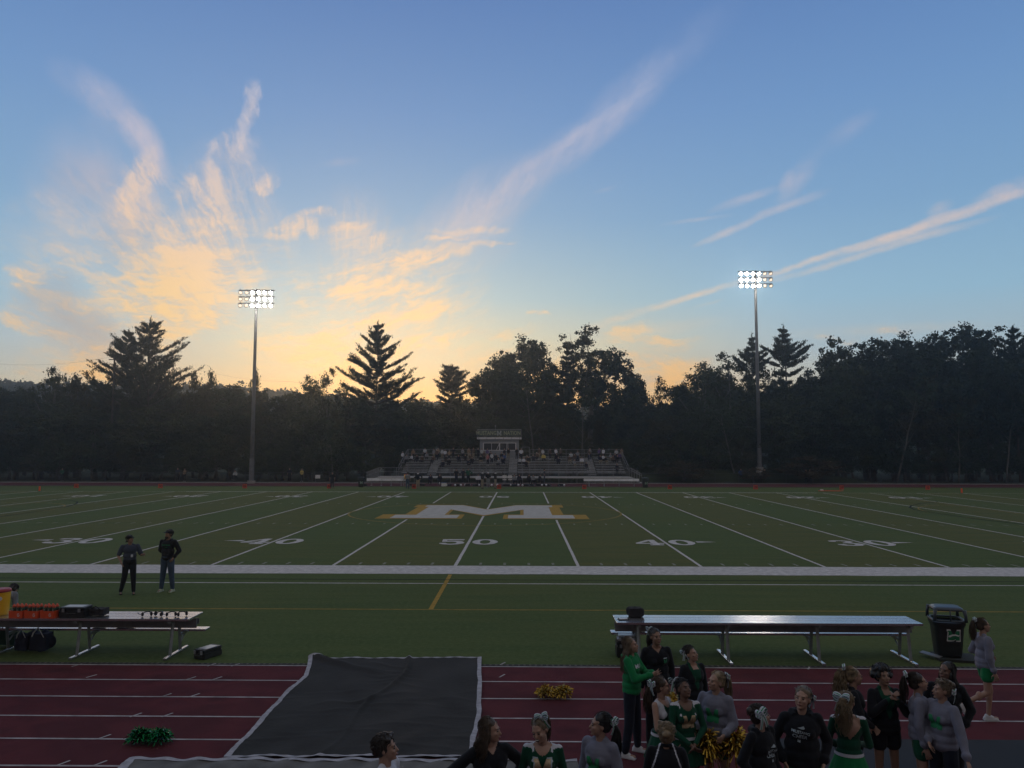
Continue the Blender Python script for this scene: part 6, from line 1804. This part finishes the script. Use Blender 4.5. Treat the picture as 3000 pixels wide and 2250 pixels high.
def hood_print(r, x, z, rot=0.0):
    c, s_ = math.cos(rot), math.sin(rot); P_ = []
    rr = lambda pl, ox, oy: [((x_ + ox) * c - (y_ + oy) * s_, (x_ + ox) * s_ + (y_ + oy) * c) for x_, y_ in pl]
    for t_, sz, oy in (('MUSTANG', .040, .035), ('CHEER', .052, -.012)):
        for pl in text_polys(t_, sz): P_.append(rr(pl, 0, oy))
    P_.append(rr([(-.04, 0), (-.01, .012), (.02, .03), (.035, .012), (.03, -.002), (0, -.006)], 0, .075)); P_.append(rr(M_polys(.03, .025)[0], 0, -.06)); P_.append(rr(M_polys(.03, .025)[1], 0, -.06))
    chest_letter(r[1], r[3], P_, z, .1, TXT, 'chest_print', x)


hood_print(r, .02, 1.18, -.08)
r = person('tall girl in black hoodie with pale chest print, fair ponytail, looking down to the left', head_at(2345, 2012, 1.76), -8, 1.76, True, 'fair', ('pony_low', 'dblond'), ('hoodie', 'black'), ('shorts', 'dgreen'), 'white', 'pocket', 'pocket', head=(-26, 12, 4), bow=((.06, .11, .02), 140, .9), seed=14, wide=1.16, group=GN)
hood_print(r, -.04, 1.22, -.18)
person('blond girl in black jacket facing right behind the backless-uniform cheerleader', head_at(2498, 1954, 1.64), 70, 1.64, True, 'fair', ('curly_pony', 'blond'), ('jacket', 'black'), ('shorts', 'black'), 'white', 'front', 'front', head=(20, 0, 0), bow=((0, .12, .11), 160, 1.0), seed=15, group=GN)
person('cheerleader with long curly blond ponytail and striped bow, open-backed green uniform, seen from behind', head_at(2482, 2024, 1.66), 168, 1.66, True, 'fair', ('curly_pony', 'blond'), ('uniform', 'uniform'), ('skirt', 'green'), 'white', 'front', 'hold', head=(-24, 4, 0), bow=((.02, .15, .085), 182, 1.4), seed=16, extras=('openback',), group=GN)
person('girl with short curly black hair in open black jacket, hands held at her mouth', head_at(2588, 1955, 1.64), 2, 1.64, True, 'tan', ('afro', 'black'), ('jacket', 'black'), ('shorts', 'black'), 'white', 'mouth', 'mouth', head=(4, 14, 0), extras=('open',), seed=17, wide=1.08, group=GN)
r = person('girl with dark ponytail in pale grey sweatshirt and dark green shorts, facing right', head_at(2690, 1970, 1.66), 66, 1.66, True, 'fair', ('pony', 'dark'), ('sweat', 'lav'), ('shorts', 'dgreen'), 'white', 'down', 'down', head=(20, 8, 0), bow=((-.01, .13, .115), 170, .95), seed=18, wide=1.06, group=GN)
r = person('girl with blond updo in grey sweatshirt facing left, nose to nose with her friend', head_at(2757, 1992, 1.64), -66, 1.64, True, 'fair', ('updo', 'dblond'), ('sweat', 'lav'), ('pants', 'djeans'), 'white', ((.13, .06, -.26), (.26, .14, -.48)), 'front', head=(-28, 6, 0), bow=((.03, .12, .0), 150, 1.1), seed=19, wide=1.06, group=GN)
M_letter(r[1], r[3], .15, .15, 1.20, TGRN, None)
person('person with long curly black hair in black hoodie, behind the two girls in grey', head_at(2768, 1939, 1.68), -30, 1.68, True, 'brown', ('long_black', 'black'), ('hoodie', 'black'), ('pants', 'black'), 'black', 'pocket', 'pocket', head=(-30, 12, 0), seed=20, wide=1.1, group=GN)
# walking girl at the right
q = gp(2915, 2116)
person('girl in loose grey sweatshirt and green shorts walking right past the trash can', (q.x - .12, q.y, 0), 84, 1.64, True, 'fair', ('pony', 'brown'), ('sweat', 'lav'), ('shorts', 'green'), 'white', 'run', 'down', head=(4, 4, 0), bow=((0, .12, .10), 170, 1.0), seed=21,
       legs={'L': ((.09, -.10, .50), (.09, -.06, .085), 0), 'R': ((-.09, .02, .50), (-.09, .42, .30), 55)}, wide=1.1, group=GN)
# two men on the field
q = gp(376, 1740)
r = person('heavy-set man in slate shirt, dark cap and lanyard talking with his hands on the turf', (q.x, q.y, 0), 28, 1.74, False, 'tan', ('short', 'dark'), ('shirt', 'slate'), ('pants', 'black'), 'black', 'gest', ((.10, -.02, -.26), (.02, .16, -.44)), head=(40, 8, 0), seed=22, wide=1.16, legs={'L': ((.11, -.08, .49), (.13, -.10, .08), 0), 'R': ((-.12, .02, .49), (-.20, .06, .08), 0)}, group='two men standing on the field')
cap_hat(r[0], r[2], CL['black']); chest_letter(r[1], r[3], [[(-.03, -.04), (.03, -.04), (.03, .04), (-.03, .04)]], 1.10, .1, CL['white'], 'badge', .05)
q = gp(488, 1733)
r = person('bearded man in black hoodie with green print, blue jeans and navy cap, hands in pockets', (q.x, q.y, 0), -6, 1.86, False, 'tan', ('short', 'dark'), ('hoodie', 'black'), ('jeans', 'jeans'), 'pale', 'pocket', 'behind', head=(-22, 6, 0), seed=23, wide=1.02, legs={'L': ((.12, 0, .49), (.17, .0, .08), 0), 'R': ((-.12, 0, .49), (-.15, -.02, .08), 0)}, group='two men standing on the field')
cap_hat(r[0], r[2], CL['navy']); mbb = MB(); mbb.ell(r[2] @ Vector((0, -.056, -.085)), (.05, .05, .038), r[2].to_3x3(), 10, 8); mbb.build('beard', HAIR['dark'], r[0], smooth=True)
P_ = [[(x, y + .04) for x, y in pl] for pl in text_polys('MUSTANG', .055)] + [[(x, y - .03) for x, y in pl] for pl in text_polys('CHEER', .04)]
chest_letter(r[1], r[3], P_, 1.24, .1, TGRN, 'chest_print')
# bending person behind the cooler
q = gp(20, 1870); person('person in grey sweatshirt bending over behind the yellow cooler', (q.x - .10, yL + 1.35, 0), 172, 1.70, False, 'fair', ('short', 'dark'), ('sweat', 'grey'), ('pants', 'navy'), 'black', ((.05, .25, -.05), (.0, .5, -.1)), ((.05, .25, -.05), (.0, .5, -.1)), lean=(86, 0), head=(0, 40, 0), seed=24)
# pom-poms held in the group
pompom(tuple(head_at(2110, 2135, 1.05)[:2]) + (.80,), .42, GOLD, 'big gold pom-pom held low beside the girl in the M sweatshirt', 5, 620, True, 1, 'gold pom-poms held in the group')
q = head_at(1968, 2020, 1.30); pompom((q[0], q[1] + .1, 1.10), .22, GOLD, 'small gold pom-pom held behind the dark-haired cheerleader', 6, 260, False, 1, 'gold pom-poms held in the group')

# ---------------------------------------------------------------- far people: a few bodies, many copies with their own clothes
def far_proto(**kw):
    r = person(None, (0, 0, -50), 0, detail=False, res=.038, **kw); root = r[0]; KIDS[root.name] = list(root.children); return root


FP = {'stand': far_proto(h=1.72, fem=False, hair=('short', 'dark'), top=('shirt', 'grey'), bottom=('pants', 'navy'), shoes='black'),
      'standf': far_proto(h=1.64, hair=('long', 'brown'), top=('sweat', 'grey'), bottom=('pants', 'navy'), shoes='white', armL='front', armR='front'),
      'arms': far_proto(h=1.76, fem=False, hair=('short', 'dark'), top=('hoodie', 'black'), bottom=('pants', 'khaki'), shoes='black', armL='hips', armR='gest'),
      'sit': far_proto(h=1.66, hair=('long', 'brown'), top=('sweat', 'grey'), bottom=('pants', 'navy'), shoes='black', armL='lap', armR='lap', legs={'L': ((.10, -.42, .96), (.11, -.42, .50), 0), 'R': ((-.10, -.42, .96), (-.11, -.38, .50), 0)}),
      'sitm': far_proto(h=1.76, fem=False, hair=('short', 'dark'), top=('hoodie', 'black'), bottom=('pants', 'navy'), shoes='black', armL='lap', armR='lap', lean=(12, 0), legs={'L': ((.14, -.42, .96), (.14, -.42, .50), 0), 'R': ((-.14, -.42, .96), (-.14, -.38, .50), 0)})}
USED = set()


def far_person(kind, x, y, z, heading, topc, botc, hairc, label, group, cat='person', sc_=1.0, hat=None):
    o = FP[kind]
    if kind in USED: o = copy_tree(o)
    USED.add(kind)
    o.location = (x, y, z); o.rotation_euler = (0, 0, R(heading)); o.scale = (sc_,) * 3; tag(o, label, cat, group)
    for c in list(o.children):
        b = c.name.split('.')[0]
        m = {'shirt': CL[topc], 'sweatshirt': CL[topc], 'hoodie': CL[topc], 'trousers': CL[botc], 'hair': HAIR[hairc]}.get(b)
        if m: c.material_slots[0].link = 'OBJECT'; c.material_slots[0].material = m
    if hat:
        mb = MB(); mb.ell((0, -.01, 1.60), (.105, .115, .085), None, 10, 7); mb.ell((0, -.12, 1.575), (.07, .06, .012), None, 8, 5); mb.build('cap', CL[hat], o, smooth=True)
    return o


# spectators on the bleachers: (x in the close-up, row, standing?, top colour)
SP = [(318, 8, 1, 'white'), (345, 7, 0, 'grey'), (393, 9, 1, 'tan'), (385, 8, 0, 'white'), (425, 7, 0, 'black'), (462, 7, 0, 'brown'), (478, 10, 1, 'pale'), (492, 9, 0, 'grey'), (543, 10, 1, 'grey'), (540, 7, 0, 'brown'),
      (563, 9, 1, 'brown'), (575, 10, 1, 'tan'), (602, 10, 1, 'pale'), (624, 9, 1, 'white'), (654, 9, 1, 'tan'), (630, 7, 0, 'black'), (655, 5, 0, 'black'), (612, 4, 0, 'navy'), (683, 10, 1, 'black'), (750, 10, 1, 'grey'),
      (770, 8, 0, 'black'), (795, 10, 1, 'tan'), (806, 8, 0, 'brown'), (828, 10, 1, 'brown'), (790, 5, 0, 'navy'), (820, 6, 0, 'black'), (862, 10, 1, 'black'), (888, 10, 1, 'pale'), (905, 8, 1, 'brown'), (928, 10, 1, 'purple'),
      (932, 6, 1, 'pink'), (960, 7, 1, 'pale'), (950, 9, 0, 'navy'), (985, 8, 0, 'black'), (1005, 7, 0, 'black'), (1010, 5, 0, 'grey'), (1030, 9, 0, 'black'), (1050, 8, 0, 'blue'), (1052, 10, 1, 'navy'), (1080, 10, 1, 'black'),
      (1038, 6, 0, 'navy'), (1140, 10, 1, 'black'), (1172, 9, 1, 'white'), (1165, 6, 0, 'pale'), (1190, 6, 0, 'white'), (1212, 7, 0, 'brown'), (1230, 6, 0, 'black'), (1208, 4, 0, 'black'), (1288, 9, 0, 'brown'), (1302, 10, 1, 'brown'),
      (1328, 10, 1, 'pale'), (1333, 8, 0, 'yellow'), (1380, 10, 1, 'brown'), (1422, 10, 1, 'white'), (1440, 6, 0, 'navy'), (1456, 10, 1, 'brown'), (1520, 7, 0, 'brown'), (1530, 9, 0, 'pale'), (1555, 5, 0, 'grey'), (1580, 8, 1, 'grey'),
      (1610, 6, 0, 'white'), (1552, 8, 0, 'brown'), (1662, 9, 1, 'brown'), (1668, 10, 1, 'grey'), (1735, 10, 1, 'purple'), (1765, 10, 1, 'white'), (1762, 8, 0, 'white'), (1740, 7, 0, 'navy'), (1780, 7, 0, 'black'), (1815, 9, 0, 'grey'),
      (1830, 7, 0, 'brown'), (1845, 8, 0, 'navy'), (1858, 9, 1, 'pale'), (1882, 9, 0, 'purple'), (1897, 10, 1, 'tan'), (1865, 7, 0, 'black'), (1430, 8, 0, 'black'), (1258, 8, 0, 'navy'), (720, 7, 0, 'navy'), (1640, 3, 0, 'navy'), (880, 7, 0, 'black')]
rr = random.Random(5); byrow = {}
for x, rw_, st_, c_ in sorted(SP): byrow.setdefault((rw_, st_, c_), []).append(x)
for x, rw_, st_, c_ in SP:
    Y = by(rw_) + (.28 if not st_ else .0); px = 1050 + x / 2.458; q = dp(px, 1360, Y); lst = byrow[(rw_, st_, c_)]
    rown = 'top row' if rw_ == 10 else '%s row from the bottom' % ORD[rw_]
    cn = {'pale': 'pale grey', 'tan': 'tan', 'navy': 'navy'}.get(c_, c_)
    third = 'left third' if x < 850 else ('middle third' if x < 1260 else 'right third')
    same = [k for k in lst if (k < 850, k < 1260) == (x < 850, x < 1260)]
    n_ = '' if len(same) == 1 else ', %s such' % ORD[same.index(x)]
    lab = '%s spectator in %s top, %s, %s of bleachers%s' % ('standing' if st_ else 'seated', cn, rown, third, n_)
    kind = rr.choice(['stand', 'standf', 'standf']) if st_ else rr.choice(['sit', 'sitm'])
    z = bz(rw_) - .18 if st_ else bz(rw_) + .24 - .84
    far_person(kind, q.x, Y - (.0 if st_ else .08), z, rr.uniform(-35, 35), c_, rr.choice(['navy', 'black', 'djeans', 'khaki']), rr.choice(['dark', 'brown', 'dark', 'dblond', 'grey']), lab, 'spectators on the far bleachers', 'person', rr.uniform(.92, 1.03))
# coaches, officials and players by the far sideline
for (px, pyf, kind, hd, tc_, bc, hat, lab) in (
    (1194, 1432, 'stand', 175, 'grey', 'jeans', None, 'man in pale grey shirt and blue jeans seen from behind at the far bench'),
    (1224, 1433, 'arms', 0, 'black', 'khaki', 'white', 'coach in black top and white cap at the far sideline near the man in jeans'),
    (1413, 1431, 'arms', 60, 'black', 'khaki', 'white', 'coach in black top and white cap, left one of three at midfield'),
    (1430, 1430, 'stand', 5, 'black', 'grey', 'white', 'coach facing the field with arms down, middle one of three at midfield'),
    (1451, 1431, 'arms', 70, 'black', 'khaki', 'white', 'coach in black top and pale trousers, right one of three at midfield'),
    (1595, 1413, 'stand', 90, 'slate', 'slate', None, 'person in slate clothes standing before the right half of the bleachers'),
    (973, 1431, 'stand', 0, 'black', 'black', None, 'lone person in black standing on the far sideline left of the bleachers'),
    (1808, 1404, 'standf', 10, 'navy', 'black', None, 'person in navy standing on the front walkway at the right end of the bleachers'),
    (1337, 1410, 'stand', 20, 'black', 'navy', None, 'player in black standing before the bleachers, left of midfield'),
    (1357, 1411, 'stand', -20, 'navy', 'black', None, 'player in navy standing before the bleachers, just left of midfield'),
    (1372, 1412, 'arms', 0, 'dgreen', 'black', None, 'player in dark green with hands on hips left of the midfield coaches')):
    q = gp(px, pyf); y_ = min(q.y, 69.0) if 'walkway' not in lab else 69.9
    q2 = dp(px, pyf, y_); far_person(kind, q2.x, y_, .78 if 'walkway' in lab else 0.0, hd, tc_, bc, 'dark', lab, 'people at the far sideline', 'person', 1.04, hat)
for i, (px, c_) in enumerate(((1262, 'navy'), (1288, 'black'), (1400, 'white'), (1506, 'grey'), (1520, 'navy'), (1548, 'black'), (1560, 'grey'), (1580, 'black'))):
    q2 = dp(px, 1408, 63.5); far_person('sitm', q2.x, 63.5 + .3 * (i % 3), -.44, -10 + 9 * i, c_, 'black', 'dark', 'player in %s kneeling low before the far bleachers, %s from the left' % (c_, ORD[i]), 'players resting before the bleachers')
# people along the fence
for (px, kind, tc_, lab) in ((182, 'standf', 'dgreen', 'person with a pale cap behind the fence at the far left'), (520, 'stand', 'slate', 'person in dark clothes behind the fence, left one of the pair by the cart'), (541, 'standf', 'tan', 'person in tan top behind the fence, right one of the pair by the cart'),
    (690, 'sitm', 'pale', 'person in pale top seated behind the fence left of the left light pole'), (848, 'stand', 'navy', 'person in navy behind the fence right of the left light pole'), (884, 'standf', 'yellow', 'person in dull yellow top behind the fence right of the left light pole'),
    (2171, 'arms', 'blue', 'person in blue behind the fence left of the right light pole'), (2196, 'stand', 'black', 'person in black top and pale trousers left of the right light pole'), (2228, 'standf', 'pale', 'person in pale top at the foot of the right light pole'), (2241, 'stand', 'black', 'person in black just right of the foot of the right light pole'),
    (2362, 'stand', 'navy', 'shorter person in navy of the pair standing by the rounded bush'), (2373, 'arms', 'brown', 'broad person in pinkish brown top of the pair by the rounded bush')):
    q2 = dp(px, 1400, 69.8 if px > 2300 else 72.4); far_person(kind, q2.x, 69.8 if px > 2300 else 72.4, 0 if kind != 'sitm' else -.3, rr.uniform(-30, 30), tc_, 'black' if px != 2196 else 'khaki', 'dark', lab, 'people along the far fence', 'person', 1.02)
for k, o in FP.items():
    if k not in USED: copy_tree
# ---------------------------------------------------------------- evening air
HZ = bpy.data.materials.new('evening_haze'); HZ.use_nodes = True; nt = HZ.node_tree; nt.nodes.clear()
pv_ = nt.nodes.new('ShaderNodeVolumePrincipled'); ou = nt.nodes.new('ShaderNodeOutputMaterial'); nt.links.new(pv_.outputs[0], ou.inputs['Volume'])
pv_.inputs['Color'].default_value = (0.74, 0.87, 1.0, 1); pv_.inputs['Density'].default_value = 0.0009; pv_.inputs['Anisotropy'].default_value = 0.80
mb = MB(); mb.box((0, 190, 29), (1500, 500, 64)); hz_ = mb.build('haze', HZ, None); tag(hz_, kind='stuff')
